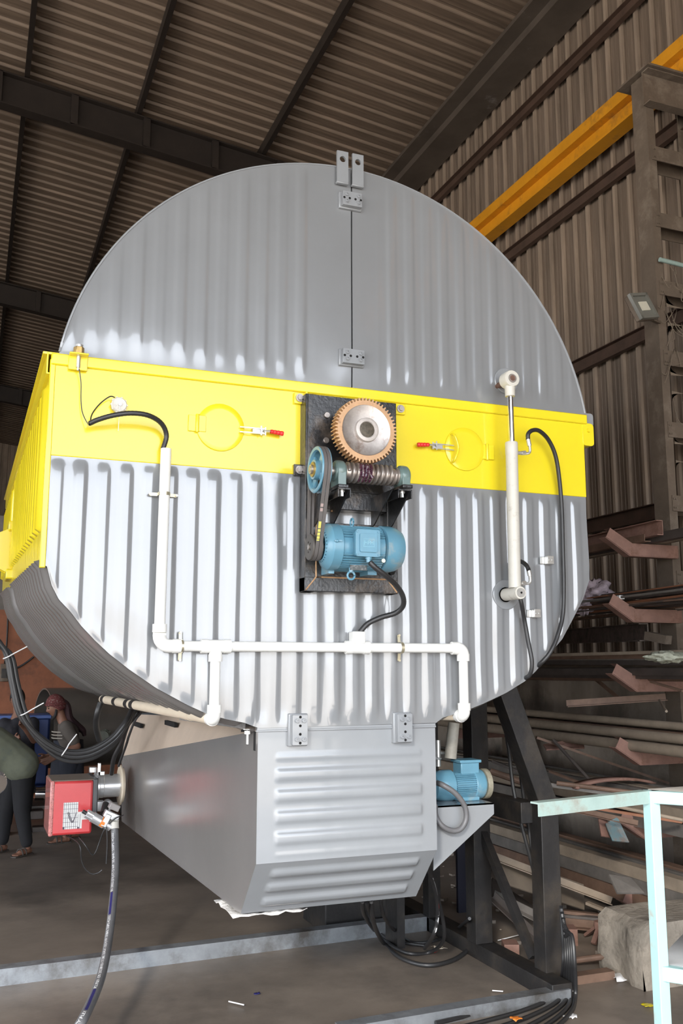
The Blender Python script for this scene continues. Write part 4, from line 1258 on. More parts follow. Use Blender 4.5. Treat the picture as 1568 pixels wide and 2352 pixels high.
hose('gauge_wire', [F(u, v, y) for u, v, y in ((264, 913, 4.54), (252, 911, 4.545), (230, 927, 4.55), (212, 950, 4.54), (207, 970, 4.52))], 0.0032, 'thin black wire arching from the dial gauge to the ribbed hose', 'wire', n=6)
hose('ribbed_hose', [F(u, v, y) for u, v, y in ((205, 973, 4.51), (225, 964, 4.49), (260, 954, 4.46), (300, 949, 4.45), (340, 954, 4.46), (370, 972, 4.5), (382, 1000, 4.53), (374, 1032, 4.535))], 0.012, 'black ribbed hose curving over the yellow band into the top of the white riser pipe', rip=0.07)

# ------------------------------------------------------------------ blower motor on the right shelf
bcn = F(1062, 1802, 4.93)
t, axb = motor(bcn, 0.082, 0.155, 'small blue motor standing on the grey triangular shelf right of the hopper', mirror=-1, boxtop=True)
MB().bx(bcn.x - 0.035, bcn.x + 0.085, bcn.y - 0.05, bcn.y + 0.05, bcn.z + 0.06, bcn.z + 0.135).build('terminal_box', BLUE, t, bevel=0.006)
MB().bx(bcn.x - 0.045, bcn.x + 0.095, bcn.y - 0.06, bcn.y + 0.06, bcn.z + 0.125, bcn.z + 0.142).build('box_lid', BLUE, t, bevel=0.004)
MB().bx(bcn.x - 0.06, bcn.x + 0.07, bcn.y - 0.075, bcn.y + 0.075, S0.z, bcn.z - 0.06).build('mounting_foot', BLUE, t, bevel=0.006)
MB().lathe([(0.05, 0), (0.083, 0), (0.085, 0.004), (0.085, 0.03), (0.078, 0.034)], bcn + V((0.125, 0, 0)), (1, 0, 0), 36).build('flange_ring', M('dusty_flange', (.25, .23, .17), .6, .1, .3, 25), t)
hose('blower_cable', [F(u, v, y) for u, v, y in ((1003, 1798, 4.78), (1018, 1804, 4.72), (1045, 1822, 4.70), (1066, 1850, 4.70), (1070, 1880, 4.70), (1058, 1903, 4.70), (1038, 1908, 4.70), (1015, 1897, 4.70), (1001, 1875, 4.72), (999, 1850, 4.76))], 0.0145, 'thick grey ribbed cable looping beside the small blue motor', 'cable', mat=GREYH, rip=0.06)
m = MB().cyl(F(1075, 1858, 4.80), F(1090, 1862, 4.76), 0.009, n=6)
tag(m.build('shelf_bolt', ZINC), 'loose bolt lying on the grey shelf in front of the small motor', 'bolt')
m = MB().cyl(F(1005, 1700, 5.0), F(1006, 1760, 5.0), 0.016, n=12).ring(F(1004, 1742, 4.98), (0, 0, 1), 0.02, 0.006, 20, 8).cyl(F(1000, 1728, 5.0), F(1020, 1730, 5.0), 0.008, n=10)
tag(m.build('valve', ZINC), 'small valve in the shadow between hopper corner and dusty upright pipe', 'valve')

# ------------------------------------------------------------------ burner on the hopper's left side
yb_ = 7.15
def B(u, v, y=yb_): return px(u, v, 1, y)
A0, A1 = B(117, 1796), B(214, 1918)
bx0, bx1, bz0, bz1 = A0.x, B(213, 1850).x, A1.z + 0.01, A0.z
t = thing('gas_burner', 'red box-shaped burner with white printed patch and steel throat on the hopper left side', 'burner', ((bx0 + bx1) / 2, yb_ + 0.2, bz0))
MB().bx(bx0, bx1, yb_, yb_ + 0.42, bz0, bz1).build('cover', RED, t, bevel=0.018)
MB().bx(bx0 - 0.002, bx0 + 0.03, yb_ - 0.003, yb_ + 0.423, bz0 - 0.004, bz1 + 0.004).build('tape_strip', M('crinkled_clear_tape', (.62, .22, .2), .18, 0, .25, 30, bump=.8, bscale=80, coat=.8), t, bevel=0.01)
MB().bx(bx1 - 0.003, bx1 + 0.035, yb_ + 0.01, yb_ + 0.42, bz0 + 0.10, bz1 + 0.008).build('back_casing', M('dark_grey_plastic', (.06, .065, .07), .35, 0, .1, 9), t, bevel=0.008)
MB().bx(bx0 + 0.006, bx1 + 0.03, yb_ + 0.012, yb_ + 0.41, bz1 - 0.002, bz1 + 0.006).build('dusty_top', M('dusty_grey_top', (.2, .16, .13), .7, 0, .1, 12), t, bevel=0.003)
p0, p1 = B(143, 1912), B(180, 1842)
y_ = yb_ - 0.002
m = MB().add([(p0.x, y_, p0.z + .02), (p1.x + 0.03, y_, p0.z + .02), (p1.x + .03, y_, p0.z + 0.08), (p1.x + .075, y_, p0.z + 0.08), (p1.x + .075, y_, p0.z + .135), (p1.x, y_, p0.z + .135), (p1.x, y_, p1.z), (p0.x, y_, p1.z)], [(0, 1, 2, 5, 6, 7), (2, 3, 4, 5)])
m.build('printed_patch', GRIDW, t)
m = MB()
for k in range(9):
    xk = p0.x + 0.004 + (p1.x + 0.01 - p0.x) * k / 8
    m.bx(xk, xk + 0.002, y_ - 0.002, y_ - 0.001, p0.z + .02, p1.z if xk < p1.x else p0.z + .12)
for k in range(6):
    zk = p0.z + .035 + (p1.z - p0.z - .02) * k / 6
    m.bx(p0.x, p1.x, y_ - 0.002, y_ - 0.001, zk, zk + 0.002)
cxp, czp = (p0.x + p1.x) / 2 + 0.008, (p0.z + p1.z) / 2 + 0.005
for k in range(3):
    o_ = 0.006 * k
    q = [V((cxp - .032 + o_, y_ - .0025, czp + .03)), V((cxp - .012 + o_, y_ - .0025, czp - .024)), V((cxp + .012, y_ - .0025, czp - .04 + o_)), V((cxp + .03, y_ - .0025, czp + .028 - o_))]
    m.tube(q, 0.0016, 5, 4)
m.bx(p0.x, p0.x + 0.012, y_ - .002, y_ - .001, p0.z + .02, p0.z + .035).bx(p1.x - 0.002, p1.x + 0.012, y_ - .002, y_ - .001, p0.z + .02, p0.z + .032)
m.build('grid_print', M('dark_print', (.10, .09, .12), .5), t)
ca = B(213, 1806, yb_ + 0.2)
fx1 = px(279, 1806, 1, 7.35).x
czz = ca.z - 0.0
m = MB().lathe([(0.10, 0), (0.10, 0.03), (0.088, 0.035), (0.088, 0.06), (0.084, 0.065), (0.084, fx1 - bx1 - 0.03)], (bx1 + 0.03, yb_ + 0.2, czz), (1, 0, 0), 36)
m.build('throat', ALU, t, ang=30)
m = MB().lathe([(0.14, 0), (0.145, 0.004), (0.145, 0.014), (0.125, 0.018), (0.125, 0.03)], (fx1 - 0.02, yb_ + 0.2, czz), (1, 0, 0), 36)
m.build('flange', CREAM, t, ang=30)
MB().box((bx1 + 0.05, yb_ + 0.12, czz + 0.13), (0.022, 0.03, 0.09)).box((bx1 + 0.065, yb_ + 0.12, czz + 0.10), (0.05, 0.03, 0.03)).box((bx1 + 0.02, yb_ + 0.25, czz + 0.115), (0.05, 0.06, 0.04)).build('bracket', ALU, t, bevel=0.004)
MB().box((bx1 + 0.06, yb_ + 0.08, czz - 0.125), (0.05, 0.08, 0.07)).cyl((bx1 + 0.12, yb_ + 0.02, czz - 0.12), (bx1 + 0.12, yb_ + 0.14, czz - 0.12), 0.033, n=20).build('damper_block', ALU, t, bevel=0.004)
t = thing('gas_valve', 'aluminium gas valve with orange labels and knurled cap beside the red burner', 'valve', B(235, 1890, 7.05))
va, vb = B(198, 1868, 6.98), B(240, 1892, 6.98)
dv = (vb - va).normalized()
MB().lathe([(0.036, 0.0), (0.036, 0.1), (0.03, 0.105), (0.03, 0.15)], va + dv * 0.05, dv, 24).build('body', ALU, t, ang=30)
m = MB().plate([[(r_ * math.cos(a), r_ * math.sin(a)) for a, r_ in [(2 * PI * i / 24, 0.028 if i % 2 else 0.031) for i in range(24)]]], va, frame(dv)[1], frame(dv)[2], -0.055)
m.build('knurled_cap', ALU, t, bevel=0.002)
MB().cyl(va - dv * 0.03, va, 0.013, n=12).build('tip', RUBBER, t)
for k in (0, 1):
    c = va + dv * 0.115
    sd = frame(dv)[2] * (0.018 - 0.036 * k)
    rows = []
    for j in range(5):
        a = (0.5 if k == 0 else -0.7) - 0.28 * j + (0.35 if k == 0 else 0.35)
        off = (frame(dv)[1] * 0 + V((0, -1, 0)) * math.cos(a) + (V((0, -1, 0)).cross(dv)) * math.sin(a) * -1) * 0.0368
        rows.append([c + off, c + off + dv * 0.03])
    MB().grid(rows).build('label', ORNG, t)
m = MB().box(B(262, 1853, 7.0), (0.075, 0.07, 0.045), Matrix.Rotation(0.45, 3, 'Y')).build('coil', M('grey_coil', (.28, .26, .25), .4, 0, .1, 20), t, bevel=0.006)
m = MB().box(B(255, 1873, 7.0), (0.11, 0.06, 0.05), Matrix.Rotation(0.45, 3, 'Y')).box(B(243, 1884, 6.97), (0.04, 0.05, 0.09), Matrix.Rotation(0.45, 3, 'Y')).cyl(B(262, 1884, 7), B(262, 1902, 6.98), 0.03, n=20)
m.build('manifold', ALU, t, bevel=0.005)
MB().cyl(B(243, 1845, 7.1), B(239, 1868, 7.05), 0.022, 0.03, n=16).build('pipe_nipple', BLACKD, t)
HP = [px(u, v, 1, y) for u, v, y in ((262, 1893, 6.98), (264, 1930, 6.95), (265, 1990, 6.82), (262, 2040, 6.65), (257, 2095, 6.42), (250, 2150, 6.18), (242, 2200, 5.92), (230, 2250, 5.66), (209, 2303, 5.4), (184, 2352, 5.2))] + [px(150, 2400, 2, .04), px(90, 2460, 2, .03)]
th = thing('gas_hose', 'thick grey hose with white printing hanging from the burner valve down to the floor', 'hose', HP[-1])
MB().tube(HP, 0.0265, 16, 10).build('tube', GREYH, th)
MB().tube([HP[0] + V((0, 0, 0.035)), HP[0], HP[0] + (HP[1] - HP[0]) * 0.3], 0.033, 16, 3).build('hose_end', OFFW, th)
# printing laid along the hose
SP = smooth_path(HP, 40)
LEN = [0]
for a, b in zip(SP[:-1], SP[1:]): LEN.append(LEN[-1] + (b - a).length)
def along(s_):
    import bisect
    i = min(max(bisect.bisect(LEN, s_) - 1, 0), len(SP) - 2)
    t_ = (s_ - LEN[i]) / max(1e-9, LEN[i + 1] - LEN[i])
    return SP[i].lerp(SP[i + 1], t_), (SP[i + 1] - SP[i]).normalized()
def on_hose(s_, w_, r):
    p, d = along(s_)
    vw = (V((0, 0, 1.2)) - p).normalized()
    side = d.cross(vw).normalized()
    if side.x > 0: side = -side
    out = d.cross(side).normalized()
    if out.dot(V((0, -1, 0))) < 0: out = -out
    ang = 0.55 + w_ / r
    return p + (side * math.sin(ang) + out * math.cos(ang)) * r
def hose_text(s, s0, size):
    vs, fs = text_mb(s, size, 0.0)
    mn = min(p.x for p in vs)
    mx_ = max(p.x for p in vs)
    m = MB().add([on_hose(s0 + (mx_ - p.x), p.y, 0.0272) for p in vs], fs)
    m.build('printed_text', TXTW, th)
    return s0 + mx_ - mn
def hose_band(s0, s1):
    rows = [[on_hose(s0 + (s1 - s0) * i / 20, w_, 0.0270) for w_ in (-0.008, 0, 0.008)] for i in range(21)]
    MB().grid(rows).build('printed_band', NAVYP, th)
e1 = hose_text('EN 20022 (3/4) AT-15 WP 105 BAR/1550PSI-4Q2021', 0.05, 0.024)
hose_band(e1 + 0.012, e1 + 0.25)
e2 = hose_text('POLYFLEX - DIN 20022/EN853-1ST/SAE 100 R1AT-20(3/4) WP 105 BAR/1550PSI-4Q2021', e1 + 0.26, 0.024)
hose_band(e2 + 0.012, e2 + 0.26)
hose_text('POLYFLEX', e2 + 0.27, 0.024)
for pts, lab in (([(153, 1920, 7.2), (172, 1930, 7.1), (184, 1945, 7), (187, 1975, 7), (195, 1995, 7), (210, 2007, 7), (225, 2005, 7), (234, 1998, 7)], 'thin grey wire hanging in a long loop under the red burner'),
                 ([(180, 1922, 7.1), (195, 1940, 7), (208, 1960, 7), (215, 1963, 7), (222, 1952, 7), (228, 1935, 7), (240, 1905, 6.97), (262, 1882, 6.95), (283, 1872, 6.98)], 'thin dark wire drooping from the burner base up to the gas valve'),
                 ([(245, 1900, 6.95), (246, 1940, 6.95), (244, 1984, 6.95)], 'short thin wire hanging straight down beside the thick grey hose')):
    hose('thin_wire', [px(u, v, 1, y) for u, v, y in pts], 0.004, lab, 'wire', n=6)

# hose bundle swinging across the left
bun = [(-40, 1440, 6.6), (0, 1478, 6.6), (22, 1510, 6.6), (34, 1570, 6.6), (52, 1640, 6.6), (85, 1690, 6.6), (130, 1722, 6.6), (170, 1733, 6.6), (215, 1725, 6.6), (260, 1697, 6.6), (290, 1660, 6.6), (303, 1632, 6.7)]
offs = [(-9, 4, 0.0), (-3, 0, -.03), (3, -2, 0.0), (8, -6, -.02), (0, 9, .04)]
for k, (du, dv_, dy) in enumerate(offs):
    pts = []
    for i, (u, v, y) in enumerate(bun):
        w_ = 0.4 + 0.6 * math.sin(PI * i / 11)
        if k == 4: w_ += (1.0 if 6 <= i <= 9 else 0)
        nn = (1, 0) if 2 <= i <= 4 else (0.4, -0.9)
        pts.append(px(u + (du if 2 <= i <= 4 else du * .3) * w_, v + (dv_ * .3 if 2 <= i <= 4 else (du if k < 4 else 10) * 0.8) * w_, 1, y + dy))
    hose('slung_hose', pts, 0.0155, ['outermost black hose of the tied bundle sagging in front of the workers', 'second black hose of the tied bundle sagging in front of the workers', 'third black hose of the tied bundle sagging in front of the workers', 'innermost black hose of the tied bundle sagging in front of the workers', 'lower black hose sagging just beneath the tied bundle near the workers'][k], 'hose', n=10, group='black hoses tied in a bundle')
for (u, v, a, lab) in ((24, 1506, .95, 'upper white cable tie'), (62, 1636, .95, 'middle white cable tie'), (152, 1725, 0.3, 'lower white cable tie')):
    c = px(u, v, 1, 6.57)
    d1 = V((math.cos(a), 0, math.sin(a) * (.6)))
    if a < .5:
        m = MB().tube([c + V((-.03, -.01, -.03)), c + V((-.0, -.03, 0.02)), c + V((0.015, -.03, .05)), c + V((0.06, -.03, .11))], 0.004, 6)
    else:
        m = MB().tube([c + V((-.045, 0, -.02)), c + V((-.02, -.03, -.01)), c + V((.03, -.03, .02)), c + V((0.10, -.03, .06))], 0.004, 6)
    tag(m.build('cable_tie', TIEM), lab + ' with its long tail around the black hose bundle', 'cable tie', 'white cable ties')
hose('cable', [px(u, v, 1, y) for u, v, y in ((232, 1612, 7.1), (223, 1640, 7.1), (221, 1670, 7.2), (228, 1700, 7.3))], 0.022, 'short black cable drooping from the end of the cream pipe')
hose('cable', [px(u, v, 1, y) for u, v, y in ((312, 1630, 6.8), (300, 1650, 6.8), (288, 1680, 6.9), (280, 1705, 7.0), (262, 1740, 7.1), (256, 1778, 7.2))], 0.016, 'black cable dropping from the cream pipe to the burner throat')
hose('cable', [px(u, v, 1, y) for u, v, y in ((320, 1632, 6.8), (296, 1665, 6.9), (270, 1700, 6.9), (240, 1722, 6.8), (200, 1745, 6.7), (165, 1735, 6.65))], 0.010, 'thin black cable curving below the hose bundle from the cream pipe')
hose('cable', [px(u, v, 1, y) for u, v, y in ((325, 1636, 6.8), (310, 1655, 6.8), (296, 1690, 6.85), (290, 1710, 6.9), (272, 1760, 7.0))], 0.009, 'thin black cable hanging closest to the hopper slope')

# ------------------------------------------------------------------ black support frame on the right
t = thing('support_frame', 'black welded steel support stand under the right side of the drum', 'support frame', (3.4, 5.8, 0))
def hbeam(p0, p1, s_=0.13, name='column', up=None):
    return MB().sweep([(-s_ / 2, -s_ / 2), (s_ / 2, -s_ / 2), (s_ / 2, s_ / 2), (-s_ / 2, s_ / 2)], p0, p1, up).build(name, BLACKD, t, bevel=0.004)
kz = px(1262, 1838, 1, 5.2).z
MB().bx(3.392, 3.522, 5.2, 5.33, 0.0, kz).build('column', BLACKD, t, bevel=0.004)
MB().bx(3.285, 3.415, 5.87, 6.0, 0.10, 2.15).build('column', BLACKD, t, bevel=0.004)
MB().bx(3.30, 3.40, 6.6, 6.7, 0.0, 2.15).build('column', BLACKD, t, bevel=0.004)
MB().bx(3.32, 3.42, 7.3, 7.4, 0.0, 2.15).build('column', BLACKD, t, bevel=0.004)
p0 = V((3.457, 5.265, kz - 0.03)); p1 = V((3.14, 5.265, px(1165, 1580, 1, 5.2).z + 0.1))
MB().sweep([(-0.065, -.065), (.065, -.065), (.065, .065), (-.065, .065)], p0, p1, (0, -1, 0)).build('leaning_strut', BLACKD, t, bevel=0.004)
MB().bx(3.30, 3.44, 5.0, 7.4, 0.0, 0.10).build('floor_rail', BLACKD, t, bevel=0.004)
MB().bx(3.31, 3.43, 5.3, 6.0, kz - 0.15, kz - 0.02).build('tie_beam', BLACKD, t, bevel=0.004)
MB().bar((3.36, 6.0, 0.95), (3.40, 5.35, 0.15), 0.05, 0.05).build('diagonal_brace', BLACKD, t)
MB().bar((3.36, 6.05, 0.9), (3.2, 7.2, 0.2), 0.05, 0.05).build('diagonal_brace', BLACKD, t)
MB().bx(2.9, 2.96, 6.3, 6.36, 0.0, 1.2).bx(2.9, 2.94, 6.36, 6.5, 0.0, 1.2).build('channel_post', BLACKD, t)
# dark pit machinery behind
t = thing('hydraulic_pump', 'dark oily pump unit standing on the floor in shadow behind the hopper', 'pump', (2.9, 6.8, 0))
MB().bx(2.55, 3.1, 6.8, 7.3, 0.0, 0.5).build('tank', BLACKD, t, bevel=0.01)
MB().cyl((2.7, 6.7, 0.45), (2.85, 6.7, 0.45), 0.05, n=16).cyl((2.72, 6.6, 0.35), (2.72, 6.8, 0.35), 0.03, n=12).build('fitting', STEEL, t)
pa_, pb_ = px(1050, 1960, 1, 7.0), px(1080, 2200, 1, 7.0)
tag(MB().bx(pa_.x, pb_.x, 7.0, 7.03, 0.0, 0.9).build('navy_board', M('very_dark_navy', (.008, .009, .022), .6)), 'very dark navy board standing between the black columns', 'board')

# rods leaning inside the stand
for k in range(5):
    a = px(1146 + 11 * k, 1600, 1, 5.55)
    b = px(1182 + 10 * k + 12 * (k % 2), 1830, 1, 5.5)
    c = px(1225 + 5 * k, 2000 + 10 * k, 1, 5.45)
    hose('hanging_cable', [a, (a + b) / 2 + V((0.01, 0, 0)), b, c], 0.013, 'black cable hanging down behind the leaning black strut', 'cable', n=8, group='cables behind the leaning strut')

# hydraulic hoses under the hopper
def G(u, v, z=0.02): return px(u, v, 2, z)
def gh(pts, r, label, **k): return hose('floor_hose', pts, r, label, 'hose', **k)
gh([px(832, 2068, 1, 5.3), px(836, 2100, 1, 5.5), G(862, 2140), G(900, 2172), G(940, 2190), G(990, 2186), px(1020, 2150, 1, 5.75), px(1005, 2060, 1, 5.6), px(990, 2010, 1, 5.4), px(978, 1985, 1, 5.3)], 0.0125, 'black hose looping from under the hopper across the floor and up again')
gh([px(852, 2066, 1, 5.3), px(858, 2120, 1, 5.5), G(880, 2165), G(920, 2200), G(980, 2217), G(1040, 2205), G(1080, 2178)], 0.014, 'thick black hose making the largest loop on the floor under the hopper')
gh([px(872, 2064, 1, 5.4), px(884, 2110, 1, 5.6), G(915, 2145), G(950, 2165), G(1000, 2160), G(1040, 2140), px(1078, 2110, 1, 5.85)], 0.011, 'thin black hose curving from under the hopper to the second black column')
gh([px(842, 2066, 1, 5.3), px(846, 2090, 1, 5.45), G(856, 2120), G(880, 2150), G(915, 2163), G(975, 2172)], 0.0105, 'thin black hose lying inside the largest floor loop')
m = MB().tube([px(984, 1998, 1, 5.38), px(997, 2035, 1, 5.46), px(1004, 2075, 1, 5.55), px(1004, 2110, 1, 5.6), px(994, 2150, 1, 5.62), G(975, 2178, .05)], 0.013, 10)
th2 = m.build('printed_hose', RUBBER)
tag(th2, 'black hose with white and red print dropping from the hopper right corner', 'hose')
for (a, b, mt) in ((.05, .32, TXTW), (.40, .47, REDP), (.5, .66, TXTW), (.70, .8, TXTW), (.84, .9, REDP)):
    pass
SP2 = smooth_path([px(984, 1998, 1, 5.38), px(997, 2035, 1, 5.46), px(1004, 2075, 1, 5.55), px(1004, 2110, 1, 5.6), px(994, 2150, 1, 5.62), G(975, 2178, .05)], 10)
for (a, b, mt) in ((.05, .12, TXTW), (.14, .3, TXTW), (.40, .47, REDP), (.5, .57, TXTW), (.59, .66, TXTW), (.70, .8, TXTW), (.84, .9, REDP)):
    seg_ = SP2[int(a * 50):int(b * 50) + 1]
    rows = [[p + V((-0.003, -0.0133, 0)), p + V((0.004, -0.0133, 0))] for p in seg_]
    if len(rows) > 1:
        MB().grid(rows).build('print_mark', mt, th2) if False else None
        mm = MB().grid(rows)
        oo = mm.build('print_mark', mt)
        oo.parent = th2
        oo.matrix_parent_inverse = Matrix.Translation(-WL[th2.name])
# cables at the base of the front column
for k in range(6):
    z_ = 0.03
    s_ = k * 9
    pts = [px(1288 + 2 * k, 2080 + 14 * k, 1, 5.15 - .02 * k), px(1293 + 4 * k, 2150, 1, 5.12 - .03 * k), px(1294 + 5 * k, 2210, 1, 5.08 - .03 * k), G(1286 + 7 * k, 2256 + 6 * k, .03), G(1258 + 10 * k, 2283 + 9 * k, .02), G(1190 + 13 * k, 2306 + 14 * k), G(1105 + 17 * k, 2325 + 18 * k), G(1000 + 24 * k, 2350 + 18 * k)]
    hose('floor_cable', pts, 0.0125, 'black cable in the bundle curling around the foot of the front black column', 'cable', n=8, group='cables around the front column foot')
# kerb channels on the floor
a, b = px(-60, 2262, 2, 0), px(905, 2138, 2, 0)
m = MB().sweep([(0, 0), (0.10, 0), (0.10, 0.10), (0, 0.10)], a, b + (b - a) * 0.12, (0, 0, 1))
ch = m.build('floor_channel', GALV)
tag(ch, 'long galvanised steel channel lying across the floor under the machine', 'steel channel')
a, b = px(930, 2352, 2, 0.0), px(1290, 2290, 2, 0)
m = MB().sweep([(0, 0), (0.09, 0), (0.09, 0.07), (0, 0.07)], a - (b - a) * 0.4, b, (0, 0, 1))
tag(m.build('floor_channel', GALV), 'dusty steel channel at bottom centre joining the front black column foot', 'steel channel')
a, b = G(800, 2110, .0), G(850, 2078, 0)
tag(MB().bar(a + V((0, .3, .02)), b + V((.1, .9, .15)), 0.08, 0.01).build('scrap_strip', RUST), 'rusty strip lying on the floor behind the long galvanised channel', 'scrap')
# small litter
rr = random.Random(11)
lit = [((590, 2283), NAVYP, .02, 'tiny dark blue scrap on the bare floor left of centre'), ((1008, 2178), CREAM, .05, 'small cream carton scrap beside the floor hoses'), ((992, 2187), RED, .03, 'small red scrap beside the cream carton'), ((1185, 2342), ORNG, .035, 'orange and white paper scrap on the cable bundle'), ((1308, 2336), TIEM, .04, 'white paper scrap right of the cable bundle'), ((1425, 2246), TIEM, .08, 'crumpled white foil on the floor before the concrete block'), ((1488, 2311), YEL, .035, 'yellow wrapper on the floor beside the mint post'), ((1462, 2244), TIEM, .025, 'tiny white paper left of the concrete block foot')]
for (u, v), mt, s_, lab in lit:
    c = G(u, v, 0.004 if u != 1185 else .06)
    m = MB()
    rows = [[c + V((s_ * (i - 2) / 2.5 + rr.uniform(-.2, .2) * s_, s_ * (j - 2) / 2.5, rr.uniform(0, .35) * s_)) for i in range(5)] for j in range(5)]
    m.grid(rows)
    tag(m.build('litter', mt, solid=.002), lab, 'litter')
for (a, b, lab) in (((1130, 2275), (1155, 2277), 'short white straw on the floor left of the black column foot'), ((1225, 2281), (1275, 2277), 'thin white straw lying across the foot of the front black column'), ((1143, 2160), (1213, 2142), 'long thin white stick on the floor between the black columns'), ((525, 2300), (560, 2308), 'pale straw on the bare floor near bottom centre'), ((655, 2153), (688, 2151), 'white straw beside the galvanised channel')):
    p, q = G(*a, .015), G(*b, .015)
    tag(MB().cyl(p, q, 0.004, n=6).build('straw', TIEM), lab, 'straw')

# ------------------------------------------------------------------ storage rack on the right wall
zarm = [2.84, 2.29, 1.73, 1.19, 0.66, 0.07]
zarm = [px(1520, v, 1, 6.17).z for v in (1267, 1415, 1572, 1738, 1905, 2085)]
labs = ['topmost rust-red bent rack arm, above the pile of rods', 'second rust-red bent rack arm from the top, under the orange rods', 'third rust-red bent rack arm from the top, beside the pale sack', 'fourth rust-red bent rack arm from the top, level with the small blue motor', 'fifth rust-red bent rack arm, just left of the mint post', 'lowest rust-red bent rack arm, resting near the concrete block']
for z, lab in zip(zarm, labs):
    t = thing('rack_arm', lab, 'rack arm', (5.3, 6.2, z - 0.06), 'rust-red rack arms on the column')
    pl_ = [(5.42, z - 0.05), (4.93, z - 0.05), (4.70, z + 0.09), (4.745, z + 0.165), (4.955, z + 0.05), (5.42, z + 0.05)]
    m = MB().plate([[(x, zz) for x, zz in pl_]], (0, 6.14, 0), V((1, 0, 0)), V((0, 0, 1)), 0.007)
    m.build('web', RUST, t, bevel=0.001)
    m = MB().bx(4.93, 5.42, 6.14, 6.22, z - 0.056, z - 0.05)
    m.add([(4.93, 6.14, z - .056), (4.70, 6.14, z + .084), (4.70, 6.22, z + .084), (4.93, 6.22, z - .056), (4.93, 6.14, z - .05), (4.70, 6.14, z + .09), (4.70, 6.22, z + .09), (4.93, 6.22, z - .05)], [(0, 1, 2, 3), (4, 7, 6, 5), (0, 4, 5, 1), (3, 2, 6, 7), (1, 5, 6, 2)])
    m.add([(4.955, 6.14, z + .05), (4.745, 6.14, z + .165), (4.745, 6.22, z + .165), (4.955, 6.22, z + .05)], [(0, 1, 2, 3)])
    m.build('flange', RUST, t)
    m = MB().tube([V((4.945, 6.137, z - 0.05 + k * 0.011)) for k in range(10)], 0.005, 6, 1, rip=.4)
    m.build('weld_bead', RUST, t)
# the next rack uprights, mostly hidden by the stock
for i_, yy in enumerate((9.0, 11.8)):
    t = thing('rear_rack', ['brown rack upright with arms just beyond the drum, under the stored bars', 'farthest brown rack upright with arms under the stored bars'][i_], 'rack', (5.6, yy, 0))
    MB().bx(5.5, 5.65, yy, yy + .15, 0, 3.0).build('upright', COLM, t)
    for z in zarm:
        MB().bx(4.8, 5.5, yy, yy + 0.08, z - 0.05, z + 0.05).build('arm', RUST, t)
rr = random.Random(5)
def stock(kind, x, z, y0, y1, mi, dx=0.0, dz=0.0, r=0.02, lab='', group='', name='steel_bar', sag=0.02):
    p0, p1 = V((x, y0, z)), V((x + dx, y1, z + dz))
    m = MB()
    if kind == 'rod':
        mid = (p0 + p1) / 2 + V((rr.uniform(-.03, .03), 0, -sag))
        m.tube([p0, mid, p1], r, 8, 8)
    elif kind == 'pipe':
        m.lathe([(r * 0.85, 0.05), (r * 0.85, 0), (r, 0), (r, (p1 - p0).length), (r * .85, (p1 - p0).length)], p0, p1 - p0, 16, False)
    elif kind == 'box':
        m.sweep([(-r, -r), (r, -r), (r, r), (-r, r)], p0, p1, (0, 0, 1))
    elif kind == 'chan':
        m.sweep([(a - r / 2, b) for a, b in CSEC(r, r * 2, r * .12)], p0, p1, (0, 0, 1))
    elif kind == 'angle':
        m.sweep([(a - r, b - r) for a, b in LSEC(2 * r, 2 * r, r * .18)], p0, p1, (0, 0, 1))
    elif kind == 'flat':
        m.sweep([(-r * 1.6, -r * .2), (r * 1.6, -r * .2), (r * 1.6, r * .2), (-r * 1.6, r * .2)], p0, p1, (0, 0, 1))
    return tag(m.build(name, STOCKS[mi], bevel=0.0), lab, 'steel stock', group)
# shelf 1 (above the top arm): a few short channels sloping
tag(MB().sweep(CSEC(0.06, 0.12, .006), px(1335, 1253, 1, 7.0), px(1522, 1212, 1, 5.9), (0, 0, 1)).build('channel_offcut', RUST), 'short rusty channel offcut with pink painted end lying above the top rack arm', 'channel offcut')
stock('box', 5.1, zarm[0] + 0.09, 5.2, 10.2, 0, 0.2, 0, 0.035, 'long dark bar lying on the topmost rack arm behind the rusty offcut', 'bars on the topmost rack arm')
stock('angle', 5.0, zarm[0] + 0.08, 6.0, 9.8, 1, 0.2, 0, 0.03, 'long dark bar lying on the topmost rack arm behind the rusty offcut', 'bars on the topmost rack arm')
stock('box', 5.25, zarm[0] + 0.10, 5.0, 10.5, 2, 0.1, -0.05, 0.03, 'long dark bar lying on the topmost rack arm behind the rusty offcut', 'bars on the topmost rack arm')
# shelf 2: many thin rods and flats
for k in range(44):
    x = 4.90 + 0.45 * rr.random()
    z = zarm[1] + 0.06 + 0.17 * rr.random() * (1 - abs(x - 5.1))
    stock(['rod', 'rod', 'flat', 'angle', 'rod'][k % 5], x, z, 4.0 + 1.6 * rr.random(), 8.6 + 2.5 * rr.random(), [0, 1, 0, 3, 4, 0, 1, 0][k % 8], rr.uniform(-.3, .25), rr.uniform(-0.10, .10), rr.choice((.006, .008, .010, .014)), 'thin steel rod in the loose heap on the second rack shelf', 'rods on the second rack shelf', 'steel_rod')
# shelf between 2 and 3: mottled beam
tag(MB().sweep(CSEC(0.08, 0.15, .01), px(1270, 1464, 1, 9.0), px(1489, 1452, 1, 6.35), (0, 0, 1)).build('mottled_beam', M('mottled_pink_grey_beam', (.20, .16, .14), .6, .1, .3, 12, dirt=(.05, .045, .04), damt=.45, dscale=9)), 'short mottled grey-pink beam between the second and third rack arms', 'beam')
tag(MB().bar(px(1486, 1460, 1, 6.3), px(1535, 1470, 1, 6.1), 0.08, 0.07).build('beam_end', COLM), 'brown stub plate at the end of the mottled beam', 'plate')
